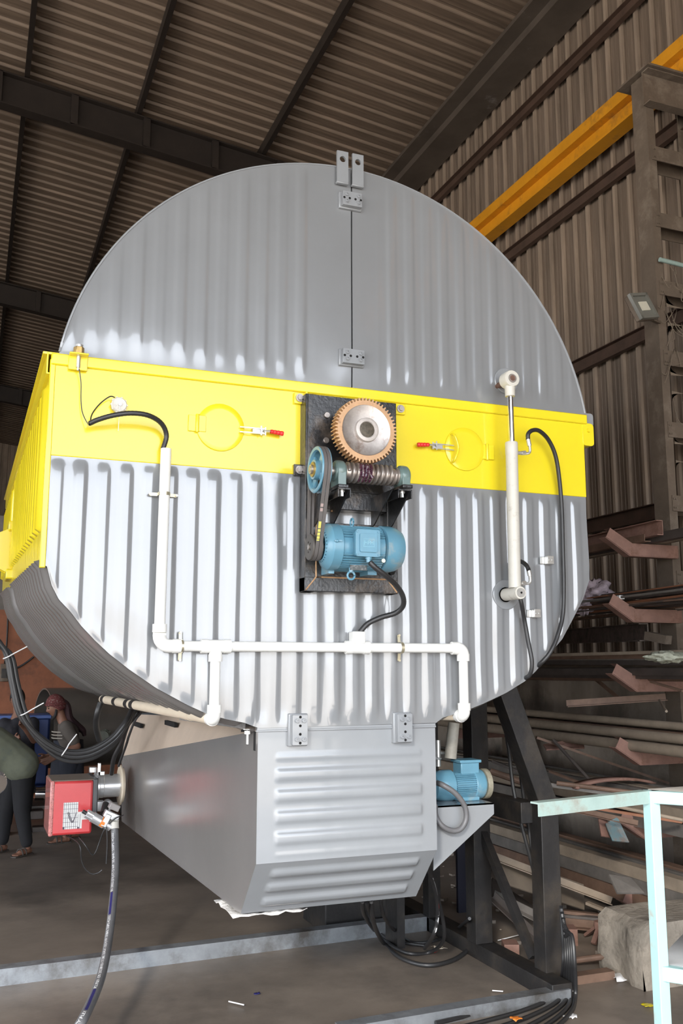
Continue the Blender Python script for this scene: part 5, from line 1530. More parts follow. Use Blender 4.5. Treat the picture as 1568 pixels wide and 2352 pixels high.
# shelf 3
for k in range(20):
    x = 4.88 + 0.45 * rr.random()
    z = zarm[2] + 0.06 + 0.20 * rr.random()
    kd = ['angle', 'rod', 'flat', 'box', 'chan'][k % 5]
    stock(kd, x, z, 3.8 + 1.6 * rr.random(), 9.2 + 2.5 * rr.random(), [0, 1, 2, 1, 0, 3][k % 6], rr.uniform(-.1, .1), rr.uniform(-0.03, .03), rr.choice((.012, .02, .028)), 'long steel bar in the stack on the third rack shelf', 'bars on the third rack shelf')
# shelf 4: larger pipes and boxes
for k, (x, z, r, mi, kd) in enumerate(((4.86, .10, .042, 2, 'pipe'), (4.95, .10, .042, 2, 'pipe'), (5.05, .11, .045, 1, 'pipe'), (5.16, .1, .04, 2, 'box'), (5.27, .1, .04, 0, 'box'), (4.9, .185, .038, 2, 'pipe'), (5.0, .19, .036, 1, 'box'), (5.11, .19, .036, 2, 'pipe'), (5.22, .185, .034, 1, 'chan'), (4.96, .27, .03, 2, 'pipe'), (5.07, .265, .03, 0, 'angle'))):
    stock(kd, x, zarm[3] + z - 0.01, 3.4 + 0.5 * rr.random(), 11 + rr.random(), mi, rr.uniform(-.04, .04), 0.02, r, 'long dusty pipe or box section stacked on the fourth rack shelf', 'pipes on the fourth rack shelf', 'steel_pipe')
# shelf 5 and 6: sections
for zi, grp, lab in ((4, 'sections on the fifth rack shelf', 'long dusty section stacked on the fifth rack shelf beside the mint post'), (5, 'sections on the lowest rack shelf', 'long dusty section stacked on the lowest rack shelf behind the mint post')):
    for k in range(13):
        col_, row_ = k % 5, k // 5
        x = 4.84 + 0.115 * col_ + 0.02 * row_
        z = zarm[zi] + 0.10 + row_ * 0.095
        stock(['box', 'chan', 'box', 'pipe', 'chan'][(k + zi) % 5], x, z, 2.8 + rr.random() * 0.8, 10.5 + rr.random(), [2, 0, 3, 2, 3, 1][(k * 7 + zi) % 6], rr.uniform(-.05, .05), rr.uniform(-.02, .02), 0.046, lab, grp, 'steel_section')
# loose leaning bars behind the rack and over the concrete wall
lean = [((1045, 150), (1215, 290), 6.6, .012, 1), ((700, 500), (1480, 770), 6.7, .02, 1), ((800, 515), (1050, 790), 6.6, .014, 0), ((880, 300), (1470, 260), 6.4, .028, 1), ((780, 700), (1010, 790), 6.4, .016, 1), ((820, 770), (1300, 830), 6.1, .018, 1), ((700, 770), (1200, 840), 6.2, .014, 3), ((1380, 170), (1568, 225), 5.6, .014, 1), ((1430, 280), (1470, 345), 5.9, .01, 2), ((900, 920), (1300, 1010), 6.0, .02, 1), ((930, 900), (1560, 1000), 5.6, .018, 4), ((1160, 905), (1568, 990), 5.2, .012, 2), ((440, 1430), (700, 1560), 6.4, .03, 3), ((850, 1530), (1300, 1580), 6.0, .022, 1), ((860, 1560), (1250, 1600), 6.0, .03, 0), ((870, 1600), (1290, 1640), 5.9, .03, 1), ((1000, 1480), (1270, 1590), 5.9, .02, 2), ((860, 1830), (1300, 1770), 5.3, .02, 1), ((440, 1440), (760, 1830), 6.0, .028, 0), ((440, 640), (820, 790), 6.6, .02, 0), ((430, 700), (800, 830), 6.6, .026, 1), ((440, 1200), (1150, 1470), 6.2, .026, 2)]
for i, (a, b, y_, r, mi) in enumerate(lean):
    f = lambda q: (960 + q[0] / 2.579, 1500 + q[1] / 2.579)
    p, q = px(*f(a), 1, y_ + 0.25), px(*f(b), 1, y_ - 0.1)
    p.z, q.z = max(p.z, r), max(q.z, r)
    m = MB()
    if i % 3 == 0: m.sweep([(x_ - r, z_ - r) for x_, z_ in LSEC(2 * r, 2 * r, r * .25)], p, q)
    elif i % 3 == 1: m.bar(p, q, 2 * r, r)
    else: m.cyl(p, q, r, n=10)
    tag(m.build('loose_bar', STOCKS[mi]), 'loose rusty bar lying askew in the scrap between the black stand and the rack', 'steel stock', 'loose bars in the scrap heap')
# curved rusty plate
m = MB()
c0 = px(960 + 1150 / 2.579, 1500 + 760 / 2.579, 1, 6.3)
rows = []
for k in range(9):
    a = -1.1 + 2.2 * k / 8
    rows.append([c0 + V((0.42 * math.sin(a), dy, 0.09 * math.cos(a) - 0.07)) for dy in (-.06, .06)])
m.grid(rows)
tag(m.build('curved_plate', RUST, solid=.02), 'arched rusty steel plate lying above the fifth rack arm', 'plate')
# flat plates and boards leaning in the heap
for i, (q4, y_, mt, lab) in enumerate((
    (((475, 1195), (980, 1370), (985, 1520), (520, 1370)), 6.4, M('dusty_tan_board', (.15, .12, .09), .85, 0, .2, 4), 'large dusty tan board leaning between the black stand and the rack'),
    (((440, 1330), (690, 1500), (690, 1580), (440, 1490)), 6.7, M('dark_plate', (.06, .05, .045), .7, 0, .3, 4), 'dark leaning plate low behind the second black column'),
    (((1110, 1010), (1180, 970), (1250, 1120), (1150, 1110)), 5.9, M('blue_rust_plate', (.14, .22, .24), .6, 0, .3, 8, dirt=(.2, .1, .06), damt=.5, dscale=8), 'blue-green painted plate offcut left of the fifth rack arm'),
    (((1065, 970), (1115, 965), (1140, 1090), (1085, 1080)), 6.0, RUST, 'rusty plate offcut left of the blue-green one'),
    (((740, 540), (970, 500), (985, 560), (760, 570)), 6.9, RUST, 'dark red plate on the wall behind the leaning strut'),
    (((1130, 1310), (1260, 1330), (1340, 1420), (1180, 1420)), 5.6, STOCKS[3], 'dark folded sheet lying on the lowest rack shelf'))):
    ps = [px(960 + a / 2.579, 1500 + b / 2.579, 1, y_ + 0.12 * (1 - j // 2)) for j, (a, b) in enumerate(q4)]
    m = MB()
    nrm = (ps[1] - ps[0]).cross(ps[2] - ps[0]).normalized() * 0.012
    m.add(ps + [p + nrm for p in ps], [(0, 1, 2, 3), (7, 6, 5, 4)] + [(k, (k + 1) % 4, 4 + (k + 1) % 4, 4 + k) for k in range(4)])
    tag(m.build('scrap_plate', mt), lab, 'plate')
# three-legged iron scrap piece, block, small bits
c = px(960 + 1080 / 2.579, 1500 + 1650 / 2.579, 1, 5.9)
m = MB().cyl(c + V((0, 0, .02)), c + V((0, 0, .07)), 0.045, n=16)
for dx, dy in ((-.1, -.05), (.2, -.02), (-.02, .15)):
    m.bar(c + V((0, 0, .05)), V((c.x + dx, c.y + dy, 0.02)), 0.035, 0.02)
tag(m.build('tripod_stand', RUST), 'rusty three-legged iron piece standing on the floor below the rack', 'stand')
for (u, v, s_, lab) in ((960 + 555 / 2.579, 1500 + 1775 / 2.579, .10, 'short box-section offcut on the floor between the black columns'), (960 + 895 / 2.579, 1500 + 1690 / 2.579, .12, 'dark rusty block on the floor right of the front black column')):
    c = G(u, v, 0.05)
    tag(MB().sweep([(-s_ / 2, -s_ / 2), (s_ / 2, -s_ / 2), (s_ / 2, s_ / 2), (-s_ / 2, s_ / 2)], c, c + V((0.05, 0.12, 0))).build('offcut', RUST), lab, 'offcut')
rr = random.Random(21)
m = MB()
for k in range(150):
    c = V((rr.uniform(3.7, 5.8), rr.uniform(5.2, 9.5), 0.012))
    s_ = rr.uniform(.01, .05)
    m.box(c, (s_ * 1.8, s_, s_ * .5), Matrix.Rotation(rr.uniform(0, 3), 3, 'Z'))
tag(m.build('rubble', CONC), 'scattered small rubble and scrap crumbs on the floor under the rack', 'rubble', kind='stuff')
# concrete block at lower right
c = px(1530, 2270, 2, 0)
m = MB()
rows = []
rr = random.Random(9)
bx_ = [(-0.17, 0), (-0.18, .12), (-0.17, .24), (-0.15, .33), (-0.09, .375), (0.2, .385), (0.7, .38)]
for j in range(9):
    rows.append([V((c.x + x * (0.9 + 0.1 * math.sin(j)) + rr.uniform(-.012, .012), c.y + 0.0 + 0.055 * j, z + rr.uniform(-.01, .01))) for x, z in bx_])
m.grid(rows)
fr_ = rows[0]
m.add(fr_ + [V((p.x, p.y, 0)) for p in fr_], [(k, k + 1, 8 + k, 7 + k) for k in range(6)])
tag(m.build('concrete_block', CONCB), 'rough broken concrete footing on the floor behind the mint post', 'concrete block')
tag(MB().bx(c.x - .75, c.x - 0.19, c.y + .25, c.y + .33, 0, 0.05).build('floor_plank', STOCKS[1]), 'rusty flat bar on the floor running up to the concrete block', 'plank')
# rags
def blob(c, sx_, sy_, sz_, seed, name, mt, lab):
    r_ = random.Random(seed)
    m = MB()
    n, k = 26, 14
    vs = []
    for j in range(k + 1):
        for i in range(n):
            a, b = 2 * PI * i / n, PI * j / k
            q = 1 + 0.22 * math.sin(3 * a + seed + 4 * b) + 0.16 * math.sin(7 * a - 5 * b) + r_.uniform(-.07, .07)
            vs.append(c + V((sx_ * math.sin(b) * math.cos(a) * q, sy_ * math.sin(b) * math.sin(a) * q, sz_ * math.cos(b) * q)))
    m.add(vs, [(j * n + i, (j + 1) * n + i, (j + 1) * n + (i + 1) % n, j * n + (i + 1) % n) for j in range(k) for i in range(n)])
    return tag(m.build(name, mt, ang=180), lab, 'cloth')
blob(px(1366, 1362, 1, 6.9), .14, .16, .10, 2, 'lilac_rag', CLOTHP, 'pale lilac rag bundled on the rods beside the drum right edge')
blob(px(1338, 1385, 1, 6.9), .07, .1, .09, 8, 'lilac_rag', CLOTHP, 'hanging tail of the pale lilac rag next to the drum edge')
blob(px(1530, 1509, 1, 5.3), .15, .09, .035, 5, 'plastic_sack', CLOTHG, 'pale green crumpled sack lying on the third rack shelf')
c = px(1425, 1372, 1, 6.2)
tag(MB().box(c, (.05, .03, .03)).build('white_tag', TIEM), 'tiny white tag on the rods of the second rack shelf', 'tag')

# ------------------------------------------------------------------ mint-painted steps in the foreground right
t = thing('mobile_steps', 'pale mint steel stair platform standing in the right foreground', 'steps', (2.6, 2.9, 0))
pz = px(1494, 1815, 1, 2.9)
zt = pz.z
x_, y_ = pz.x, 2.9
MB().bx(x_ - .022, x_ + .022, y_ - .022, y_ + .022, 0.0, zt).build('leg', MINT, t, bevel=0.003)
pl0 = px(1243, 1842, 2, zt)
dd = (V((pl0.x, pl0.y, zt)) - V((x_, y_, zt)))
MB().sweep([(0, -.045), (.006, -.045), (.006, -.006), (.04, -.006), (.04, 0), (0, 0)][::-1], V((x_ - .02, y_ - .015, zt)), V((x_ - .02, y_ - .015, zt)) + dd, (0, 0, 1)).build('side_angle', MINTD, t)
MB().sweep([(-.02, -.045), (.02, -.045), (.02, 0), (-.02, 0)], (x_, y_, zt), (x_ + 0.55, y_ + 0.0, zt), (0, 0, 1)).build('top_rail', MINT, t, bevel=0.003)
e1_ = px(1568, 1800, 2, zt)
MB().sweep([(-.02, -.045), (.02, -.045), (.02, 0), (-.02, 0)], (x_, y_, zt), (x_ + 0.5, y_ - 0.62, zt), (0, 0, 1)).build('front_rail', MINT, t, bevel=0.003)
MB().add([(x_, y_ + .015, zt + .001), (x_ + .6, y_ + .05, zt + .001), (x_ + .6, y_ - 0.72, zt + .001), (x_ + .5, y_ - 0.62, zt + .001)], [(0, 1, 2, 3)]).build('platform_plate', M('worn_pale_plate', (.42, .38, .33), .5, 0, .1, 8), t, solid=.004)
zs_ = px(1520, 2215, 1, 2.9).z
MB().sweep([(-.02, -.05), (.02, -.05), (.02, 0), (-.02, 0)], (x_, y_, zs_), (x_ + 0.5, y_ - 0.62, zs_), (0, 0, 1)).build('step_rail', MINT, t, bevel=0.003)
MB().add([(x_, y_ + .02, zs_ + .001), (x_ + .45, y_ + .35, zs_ + .001), (x_ + .8, y_ - 0.3, zs_ + .001), (x_ + .5, y_ - 0.62, zs_ + .001)], [(0, 1, 2, 3)]).build('step_plate', M('worn_pale_step', (.42, .42, .42), .5, 0, .1, 8), t, solid=.004)
for (dx, dy) in ((.5, -.62), (.6, .05)):
    MB().bx(x_ + dx - .022, x_ + dx + .022, y_ + dy - .022, y_ + dy + .022, 0, zt).build('leg', MINT, t, bevel=0.003)
MB().cyl(px(1332, 1843, 1, 2.86), px(1332, 1843, 1, 2.86) + V((0, -.008, 0)), 0.006).build('bolt_hole', RUST, t)

# ------------------------------------------------------------------ far left background
yw = 15.0
a, b = px(-260, 1392, 1, yw), px(420, 1392, 1, yw)
zt_ = px(0, 1400, 1, yw).z
tag(MB().bx(a.x, b.x, yw, yw + 0.1, 0, zt_).build('partition_panel', TERRA), 'orange-brown partition standing behind the workers', 'partition')
zt2 = px(0, 1180, 1, yw + 1).z
m = MB().grid(sheet((b.x, yw + 1.2, 0), (a.x - 1, yw + 1.2, 0), zt_ - 0.4, zt2, 0.3, 0.02))
m.bx(a.x - 1, b.x, yw + 1.3, yw + 1.35, 0, zt2)
tag(m.build('pale_screen', M('pale_dusty_screen', (.20, .18, .16), .8, 0, .25, 3)), 'pale dusty sheet screen rising behind the orange-brown partition', 'screen')
c = px(10, 1545, 1, yw - .06)
t = thing('switch_box', 'old grey switch box with cable mounted on the orange-brown partition', 'switch box', c)
MB().bx(c.x - .06, c.x + .06, yw - .07, yw, c.z - .13, c.z + .13).build('case', COLM, t, bevel=.01)
MB().bx(c.x - .04, c.x + .04, yw - .09, yw - .07, c.z - .08, c.z + .06).cyl((c.x, yw - .11, c.z - .02), (c.x, yw - .09, c.z - .02), .03).build('switch', BLACKD, t)
MB().tube([(c.x, yw - .03, c.z + .13), (c.x + .01, yw - .03, c.z + .5), (c.x, yw - .03, c.z + 1.0)], .012).build('cable', BLACKD, t)
hose('wall_cable', [px(u, v, 1, yw - .05) for u, v in ((20, 1532), (40, 1533), (60, 1522), (78, 1508))], .014, 'dark cable curving right from the switch box over the partition', 'cable')
# rolled sheet-metal cylinder
yc2 = 13.2
c0 = px(98, 1672, 1, yc2)
c1 = V((c0.x + 2.6, c0.y + 0.5, c0.z))
t = thing('sheet_metal_cylinder', 'large rolled sheet-metal cylinder lying on its side behind the capped worker', 'metal cylinder', (c0.x + 1.2, yc2, c0.z - .52))
m = MB().lathe([(0.50, 0), (0.52, 0), (0.52, 2.6), (0.50, 2.6), (0.50, 0)], c0, c1 - c0, 56, False)
m.build('shell', SHEETG, t)
MB().bx(c0.x + .3, c0.x + .4, yc2 - .4, yc2 + .5, 0, c0.z - .5).build('trestle', BLACKD, t)
MB().bx(c0.x + 2.0, c0.x + 2.1, yc2 - .3, yc2 + .8, 0, c0.z - .5).build('trestle', BLACKD, t)
c = px(240, 1690, 1, 12.85)
m = MB().lathe([(.065, -.2), (.065, 0), (.085, .01), (.085, .05), (.07, .06), (.07, .1)], c, (-.3, -1, 0), 20)
for k in range(8):
    a_ = k * PI / 4
    m.cyl(c + V((.078 * math.cos(a_), .01, .078 * math.sin(a_))), c + V((.078 * math.cos(a_), -.07, .078 * math.sin(a_))), .012, n=8)
tag(m.build('pipe_flange', M('dusty_flange_green', (.14, .15, .12), .6, 0, .2, 20)), 'dusty flanged fitting on the side of the large steel cylinder', 'fitting')
# blue cabinet, work table, clutter
p, q = px(66, 1648, 1, 12.6), px(109, 1800, 1, 12.6)
t = thing('blue_drum', 'dark blue container standing between the workers', 'container', ((p.x + q.x) / 2, 12.8, q.z - .1))
MB().bx(p.x - .35, q.x, 12.6, 13.1, q.z - .02, p.z).build('body', DRUMB, t, bevel=.03)
MB().bx(p.x - .36, q.x + .01, 12.58, 13.1, p.z - .02, p.z + .03).build('rim', M('light_blue_rim', (.06, .11, .30), .4), t, bevel=.01)
t = thing('workbench', 'dark steel workbench behind the bending worker', 'workbench', (q.x - .3, 12.6, 0))
zb2 = q.z - .02
MB().bx(p.x - .9, q.x + 1.1, 12.3, 13.3, zb2 - .05, zb2).build('bench_top', BLACKD, t)
for xx in (p.x - .8, q.x + 1.0):
    for yy in (12.4, 13.2):
        MB().bx(xx, xx + .06, yy, yy + .06, 0, zb2 - .05).build('leg', BLACKD, t)
MB().bx(p.x - .8, q.x + 1.0, 12.4, 13.2, .22, .26).build('lower_shelf', STOCKS[3], t)
m = MB().cyl(px(80, 1822, 1, 12.25), px(106, 1822, 1, 12.25), .09, n=20)
tag(m.build('steel_pot', CHROME), 'shiny steel round piece lying on its side below the blue container', 'steel part')
for (u, v, s_, lab) in ((75, 1870, .10, 'dark box lying under the workbench beside the trousers'), (92, 1905, .08, 'small dark block on the floor under the workbench'), (30, 1985, .0, '')):
    if s_:
        c = px(u, v, 1, 12.2)
        tag(MB().box(c, (s_ * 2.4, s_ * 2, s_)).build('parts_box', STOCKS[0], bevel=.01), lab, 'box')
# metal lid with red grip cut by the left frame edge
c = px(-4, 1800, 1, 5.2)
t = thing('end_fitting', 'round shiny steel end piece with red body cut off by the left picture edge', 'steel fitting', c)
MB().lathe([(.0, 0.0), (.045, 0), (.05, .005), (.05, .02), (.058, .026), (.062, .03), (.062, .045), (.052, .06)], c + V((0, -.03, 0)), (-.5, 1, .1), 36).build('cap', CHROME, t, ang=30)
MB().cyl(c + V((-.04, .03, .03)), c + V((-.25, .35, .12)), .055, .065, 24).build('body', RED, t)
tag(MB().cyl(px(-60, 1790, 1, 5.6), px(-60, 1790, 1, 5.6) + V((0, 0, -1.4)), .03).build('stand_pole', BLACKD), 'pole outside the left picture edge carrying the shiny steel end piece', 'pole') if False else None

# ------------------------------------------------------------------ people
def rcone(m, p0, r0, p1, r1):
    """a rounded limb piece"""
    p0, p1 = V(p0), V(p1)
    L = (p1 - p0).length
    pr = [(max(r0 * math.sin(t), 1e-4), -r0 * math.cos(t)) for t in [PI / 2 * k / 5 for k in range(6)]]
    pr += [(max(r1 * math.cos(t), 1e-4), L + r1 * math.sin(t)) for t in [PI / 2 * k / 5 for k in range(6)]]
    m.lathe(pr, p0, p1 - p0, 14, False)
def fuse(m, name, mat, parent, vox=0.008, it=6, fac=0.5):
    """one continuous surface from overlapping limb pieces"""
    o = m.build(name, mat, parent, ang=180)
    r = o.modifiers.new('fuse', 'REMESH')
    r.mode = 'VOXEL'
    r.voxel_size = vox
    r.use_smooth_shade = True
    q = o.modifiers.new('relax', 'SMOOTH')
    q.iterations = it
    q.factor = fac
    return o
def hand_pieces(m, wrist, d, side, curl):
    d, side = V(d).normalized(), V(side)
    side = (side - d * side.dot(d)).normalized()
    cu = V(curl)
    cu = (cu - d * cu.dot(d) - side * cu.dot(side)).normalized()
    for o_ in (-.024, -.008, .008, .024):
        rcone(m, wrist + side * o_ * .6, .017, wrist + d * .085 + side * o_, .013)
    for o_, L_ in ((.029, .068), (.010, .080), (-.010, .074), (-.029, .056)):
        b = wrist + d * .088 + side * o_
        k1 = b + d * L_ * .5 + cu * .008 + side * o_ * .15
        k2 = k1 + d * L_ * .3 + cu * .018
        k3 = k2 + d * L_ * .1 + cu * .020
        rcone(m, b, .0098, k1, .009)
        rcone(m, k1, .009, k2, .0084)
        rcone(m, k2, .0084, k3, .0075)
    b = wrist + d * .022 + side * .026
    k1 = b + d * .035 + side * .030 + cu * .006
    rcone(m, b, .015, k1, .0115)
    rcone(m, k1, .0115, k1 + d * .032 + side * .008 + cu * .008, .009)
def head_pieces(m, c, f, s_, u):
    n, k = 44, 36
    g = lambda t, w_: math.exp(-(t / w_) ** 2)
    vs = []
    for j in range(k + 1):
        ph = PI * j / k
        for i in range(n):
            th = 2 * PI * i / n
            x, y, z = math.sin(ph) * math.cos(th), math.sin(ph) * math.sin(th), math.cos(ph)
            dn = max(0, -z)
            W = .077 * (1 - .26 * dn ** 1.6)
            D = .097 * (1 - (.30 * dn if x < 0 else .06 * dn))
            H = .118 if z > 0 else .122
            p = V((x * D, y * W, z * H))
            if x > 0:
                q = .026 * g(y, .15) * (g(z + .14, .13) + .35 * g(z - .05, .16))
                q += .006 * g(abs(y) - .25, .2) * g(z - .26, .08)
                q -= .011 * g(abs(y) - .36, .14) * g(z - .08, .10)
                q += .008 * g(y, .22) * (g(z + .44, .045) + g(z + .56, .05)) - .003 * g(y, .25) * g(z + .50, .025)
                q += .010 * g(y, .28) * g(z + .86, .12)
                q += .004 * g(abs(y) - .5, .2) * g(z + .1, .2)
                p.x += q
            vs.append(c + f * p.x + s_ * p.y + u * p.z)
    m.add(vs, [(j * n + i, (j + 1) * n + i, (j + 1) * n + (i + 1) % n, j * n + (i + 1) % n) for j in range(k) for i in range(n)])
    for e_ in (-1, 1):
        m.sphere(c - u * .008 - f * .004 + s_ * e_ * .076, .026, 12, 8, (.55, .45, 1.15))
def person(label, loc, K, facing, mats, hair=None):
    """K: joint points. facing: horizontal unit vector of the face"""
    f = V(facing).normalized()
    s_ = V((0, 0, 1)).cross(f).normalized()
    bk = K.get('bulk', 1.0)
    hd = K['head']
    f2 = (f - V((0, 0, 1)) * K.get('tilt', 0.0)).normalized()
    up_ = f2.cross(s_).normalized()
    if up_.z < 0: up_ = -up_
    t_ = thing('person', label, 'person', loc)
    sh = (K['Lsh'] - K['Rsh']).normalized()
    m = MB()
    for o_ in (-1, 1):
        w_ = sh * o_
        rcone(m, K['pelvis'] + w_ * .06, .10, K['belly'] + w_ * .05, .095)
        rcone(m, K['belly'] + w_ * .05, .095, K['chest'] + w_ * .075, .10)
        rcone(m, K['chest'] + w_ * .075, .09, K['neck'] + w_ * .02, .055)
    rcone(m, K['neck'], .058, hd - up_ * .03 - f2 * .015, .055)
    head_pieces(m, hd, f2, s_, up_)
    for sd in 'LR':
        rcone(m, K['chest'].lerp(K[sd + 'sh'], .5), .075, K[sd + 'sh'], .06)
        rcone(m, K[sd + 'sh'], .056, K[sd + 'el'], .041)
        rcone(m, K[sd + 'el'], .042, K[sd + 'wrist'], .027)
        dd_ = (K[sd + 'wrist'] - K[sd + 'el']).normalized()
        hand_pieces(m, K[sd + 'wrist'], dd_, V((0, 0, 1)), f + V((0, 0, -.5)))
        rcone(m, K['pelvis'], .10, K[sd + 'hip'], .10)
        rcone(m, K[sd + 'hip'], .09, K[sd + 'knee'], .058)
        rcone(m, K[sd + 'knee'], .058, K[sd + 'ankle'], .036)
        an, ff = K[sd + 'ankle'], K.get('foot', f)
        rcone(m, an + V((0, 0, -.045)) - ff * .03, .032, an + V((0, 0, -.05)) + ff * .10, .028)
        sN = V((0, 0, 1)).cross(ff)
        for o_, L_ in ((-.028, .17), (-.013, .178), (0.0, .176), (.013, .170), (.027, .158)):
            rcone(m, an + V((0, 0, -.045)) + sN * o_ * .6, .024, an + V((0, 0, -.058)) + ff * .11 + sN * o_, .014)
            rcone(m, an + V((0, 0, -.058)) + ff * .11 + sN * o_, .013, an + V((0, 0, -.064)) + ff * L_ + sN * o_ * 1.15, .009)
    fuse(m, 'body', SKIN, t_, .0065, 3)
    m = MB()
    for o_ in (-1, 1):
        w_ = sh * o_
        rcone(m, K['pelvis'] + w_ * .065 + (K['pelvis'] - K['belly']) * .15, .125 * bk, K['belly'] + w_ * .055, .120 * bk)
        rcone(m, K['belly'] + w_ * .055, .120 * bk, K['chest'] + w_ * .08, .122 * bk)
        rcone(m, K['chest'] + w_ * .08, .118 * bk, K['chest'].lerp(K['neck'], .62) + w_ * .02, .082 * bk)
    for sd in 'LR':
        rcone(m, K['chest'].lerp(K[sd + 'sh'], .5), .098 * bk, K[sd + 'sh'], .082)
        rcone(m, K[sd + 'sh'], .080, K[sd + 'sh'].lerp(K[sd + 'el'], K.get('sleeve', .7)), .066)
    fuse(m, 'shirt', mats[0], t_, .012, 4)
    m = MB()
    rcone(m, K['pelvis'] - sh * .06, .118, K['pelvis'] + sh * .06, .118)
    for sd in 'LR':
        rcone(m, K['pelvis'], .12, K[sd + 'hip'], .118)
        rcone(m, K[sd + 'hip'], .118, K[sd + 'knee'], .085)
        rcone(m, K[sd + 'knee'], .085, K[sd + 'knee'].lerp(K[sd + 'ankle'], .88), .062)
    fuse(m, 'trousers', mats[1], t_, .012, 4)
    ff = K.get('foot', f)
    for sd in 'LR':
        an = K[sd + 'ankle']
        sN = V((0, 0, 1)).cross(ff)
        o_ = V((an.x, an.y, 0.0))
        out = [(-.06, -.035), (.0, -.04), (.08, -.040), (.14, -.05), (.19, -.04), (.205, 0), (.19, .04), (.14, .05), (.08, .040), (.0, .04), (-.06, .035), (-.075, 0)]
        m = MB().plate([out], o_ + V((0, 0, .002)), ff, sN, .012)
        for a_ in (.05, .10):
            m.tube([o_ + ff * a_ + sN * math.cos(x_) * .046 + V((0, 0, .012 + .062 * math.sin(x_))) for x_ in [PI * j / 8 for j in range(9)]], .007, 6, 2)
        m.build('sandal', SANDAL, t_)
    for e_ in (-1, 1):
        MB().sphere(hd + up_ * .010 + f2 * .082 + s_ * e_ * .027, .0105, 12, 8).build('eye', HOLE, t_)
        MB().tube([hd + up_ * .028 + f2 * .088 + s_ * e_ * .012, hd + up_ * .034 + f2 * .088 + s_ * e_ * .028, hd + up_ * .028 + f2 * .078 + s_ * e_ * .044], .0035, 6, 3).build('eyebrow', HAIR, t_)
    if hair is not None:
        c = hd + up_ * .012 - f2 * .008
        m = MB()
        n, k = 30, 16
        vs = []
        big = 1.10 if hair is SCARF else 1.03
        for j in range(k + 1):
            for i in range(n):
                a_, b_ = 2 * PI * i / n, (PI * .66) * j / k
                fr = math.cos(a_)
                bb = b_ * (1 - .42 * max(0, fr) ** .7)
                q = big + .015 * math.sin(5 * a_ + 3 * bb)
                vs.append(c + (f2 * .100 * math.sin(bb) * math.cos(a_) + s_ * .083 * math.sin(bb) * math.sin(a_) + up_ * .118 * math.cos(bb)) * q)
        m.add(vs, [(j * n + i, (j + 1) * n + i, (j + 1) * n + (i + 1) % n, j * n + (i + 1) % n) for j in range(k) for i in range(n)])
        if hair is SCARF:
            m.tube([c + (f2 * .108 * math.cos(a_) + s_ * .092 * math.sin(a_)) + up_ * (.045 - .03 * (1 - math.cos(a_))) for a_ in [2 * PI * j / 24 for j in range(24)]], .013, 8, 0, True)
        m.build('headscarf' if hair is SCARF else 'hair', hair, t_, solid=.006)
    return t_, f2, up_, s_
Z = V((0, 0, 1))
def kp(u, v, y): return px(u, v, 1, y)
# capped worker, seen in profile, leaning and reaching left
y0 = 11.4
an = px(150, 1900, 1, y0)
pel = kp(156, 1738, y0)
K = dict(pelvis=pel, belly=kp(157, 1712, y0), chest=kp(156, 1684, y0 - .02), neck=kp(145, 1658, y0 - .02), head=kp(128, 1623, y0 - .02), tilt=.35,
         Lsh=kp(152, 1671, y0 - .2), Lel=kp(177, 1714, y0 - .26), Lwrist=kp(128, 1738, y0 - .3), Rsh=kp(150, 1671, y0 + .17), Rel=kp(150, 1718, y0 + .2), Rwrist=kp(108, 1738, y0 + .08),
         Lhip=pel + V((0, -.1, -.05)), Rhip=pel + V((0, .1, -.05)), Lknee=V((pel.x - .03, y0 - .1, .48)), Rknee=V((pel.x + .02, y0 + .1, .48)), Lankle=V((pel.x, y0 - .12, .085)), Rankle=V((pel.x + .12, y0 + .12, .085)), sleeve=.72)
t, f2, up_, s_ = person('person in checked headscarf and grey striped t-shirt leaning left, reaching out a hand', (pel.x, y0, 0), K, (-1, -.15, 0), (SHIRTG, NAVY), SCARF)
hd = K['head']
m = MB().tube([hd + up_ * .05 - f2 * .09, hd - f2 * .12 - up_ * .03, kp(158, 1650, y0), kp(176, 1668, y0), kp(190, 1678, y0), kp(194, 1690, y0)], lambda q: .035 + .05 * math.sin(PI * min(1, q * 1.05)), 10, 6, flat=.6)
m.build('scarf_tail', M('dark_maroon_scarf', (.025, .008, .010), .85, 0, .3, 20), t)
m = MB().tube([hd - up_ * .01 + f2 * .012 + s_ * .066, hd - up_ * .075 + f2 * .035 + s_ * .05, hd - up_ * .112 + f2 * .066 + s_ * .018, hd - up_ * .112 + f2 * .066 - s_ * .018, hd - up_ * .075 + f2 * .035 - s_ * .05, hd - up_ * .01 + f2 * .012 - s_ * .066], .017, 10, 5)
m.tube([hd - up_ * .048 + f2 * .092 + s_ * .022, hd - up_ * .044 + f2 * .099, hd - up_ * .048 + f2 * .092 - s_ * .022], .004, 6, 4)
m.build('beard', HAIR, t)
for k in range(3):
    z_ = kp(150, 1679 + 7 * k, y0).z
    c = V((kp(146, 1690, y0).x, y0 - .02, z_))
    MB().tube([c + V((.135 * math.cos(a_), .205 * math.sin(a_), 0)) for a_ in [PI * (1.02 + .40 * j / 12) for j in range(13)]], .007, 6, 1).build('shirt_stripe', STRIPE, t)
m = MB().lathe([(.17, 0), (.19, -.2), (.2, -.42), (.19, -.46)], K['belly'] + V((-.01, 0, .02)), (0, 0, 1), 24)
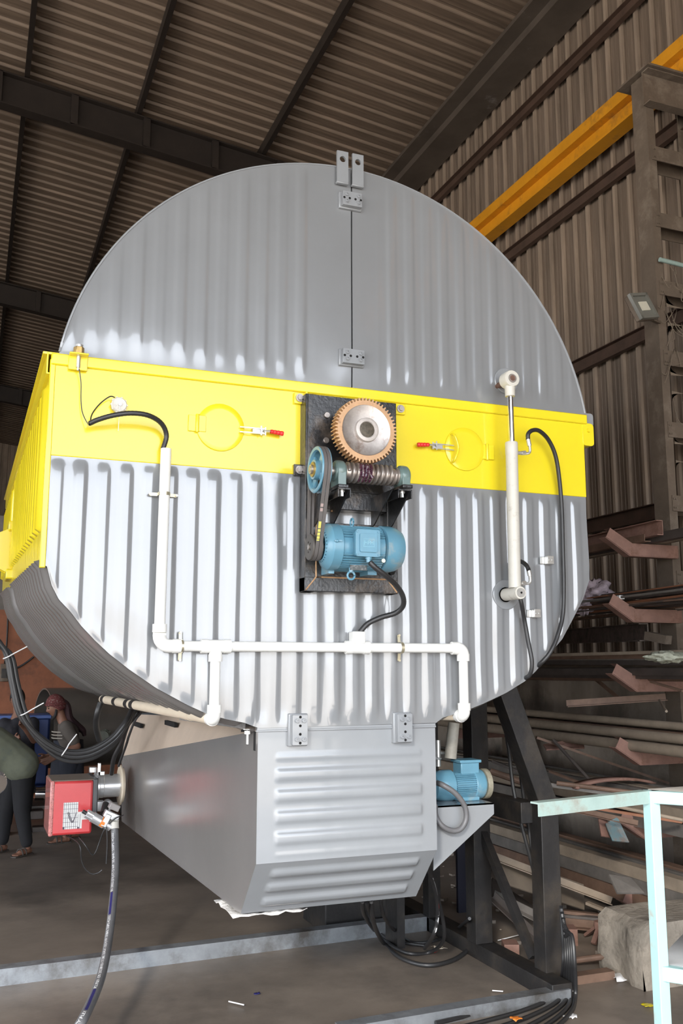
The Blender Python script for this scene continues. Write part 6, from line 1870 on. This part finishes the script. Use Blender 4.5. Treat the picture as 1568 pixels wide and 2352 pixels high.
m = MB().lathe([(.165, .06), (.18, -.12), (.19, -.34), (.185, -.46)], K['belly'], (0, 0, 1), 24)
m.build('apron', NAVY, t)
# worker standing behind, facing the camera
y1 = 12.15
pel = kp(44, 1742, y1)
K = dict(pelvis=pel, belly=kp(44, 1718, y1), chest=kp(43, 1680, y1), neck=kp(42, 1645, y1), head=kp(40, 1606, y1), tilt=.15,
         Lsh=kp(75, 1662, y1), Lel=kp(78, 1700, y1 - .12), Lwrist=kp(56, 1672, y1 - .26), Rsh=kp(10, 1664, y1), Rel=kp(8, 1708, y1 - .08), Rwrist=kp(32, 1700, y1 - .24),
         Lhip=pel + V((.1, 0, -.05)), Rhip=pel + V((-.1, 0, -.05)), Lknee=pel + V((.1, -.03, -.45)), Rknee=pel + V((-.1, -.03, -.45)), Lankle=V((pel.x + .1, y1, .085)), Rankle=V((pel.x - .1, y1, .085)), sleeve=.8)
person('person in dark patterned shirt standing behind the hose bundle with hands raised to the chest', (pel.x, y1, 0), K, (-.15, -1, 0), (SHIRTD, BLKC), HAIR)
# worker bending over at the left edge
y2 = 10.75
pel = kp(44, 1752, y2)
an = V((px(62, 1950, 1, y2).x, y2 - .02, .085))
K = dict(pelvis=pel, belly=kp(22, 1733, y2), chest=kp(-18, 1706, y2), neck=kp(-60, 1696, y2), head=kp(-92, 1702, y2), tilt=1.2,
         Lsh=kp(-30, 1700, y2 - .2), Lel=kp(-42, 1760, y2 - .25), Lwrist=kp(-62, 1810, y2 - .2), Rsh=kp(-30, 1700, y2 + .2), Rel=kp(-42, 1765, y2 + .22), Rwrist=kp(-62, 1812, y2 + .15),
         Lhip=kp(50, 1765, y2 - .08), Rhip=kp(32, 1765, y2 + .12), Lknee=kp(50, 1860, y2 - .05), Rknee=kp(12, 1860, y2 + .15), Lankle=an, Rankle=V((px(6, 1950, 1, y2 + .2).x, y2 + .25, .085)), foot=V((-.75, -.66, 0)).normalized(), sleeve=.8, bulk=1.5)
person('person in olive shirt and black trousers bending over at the left picture edge', (pel.x, y2, 0), K, (-1, 0, 0), (SHIRTO, BLKC), HAIR)
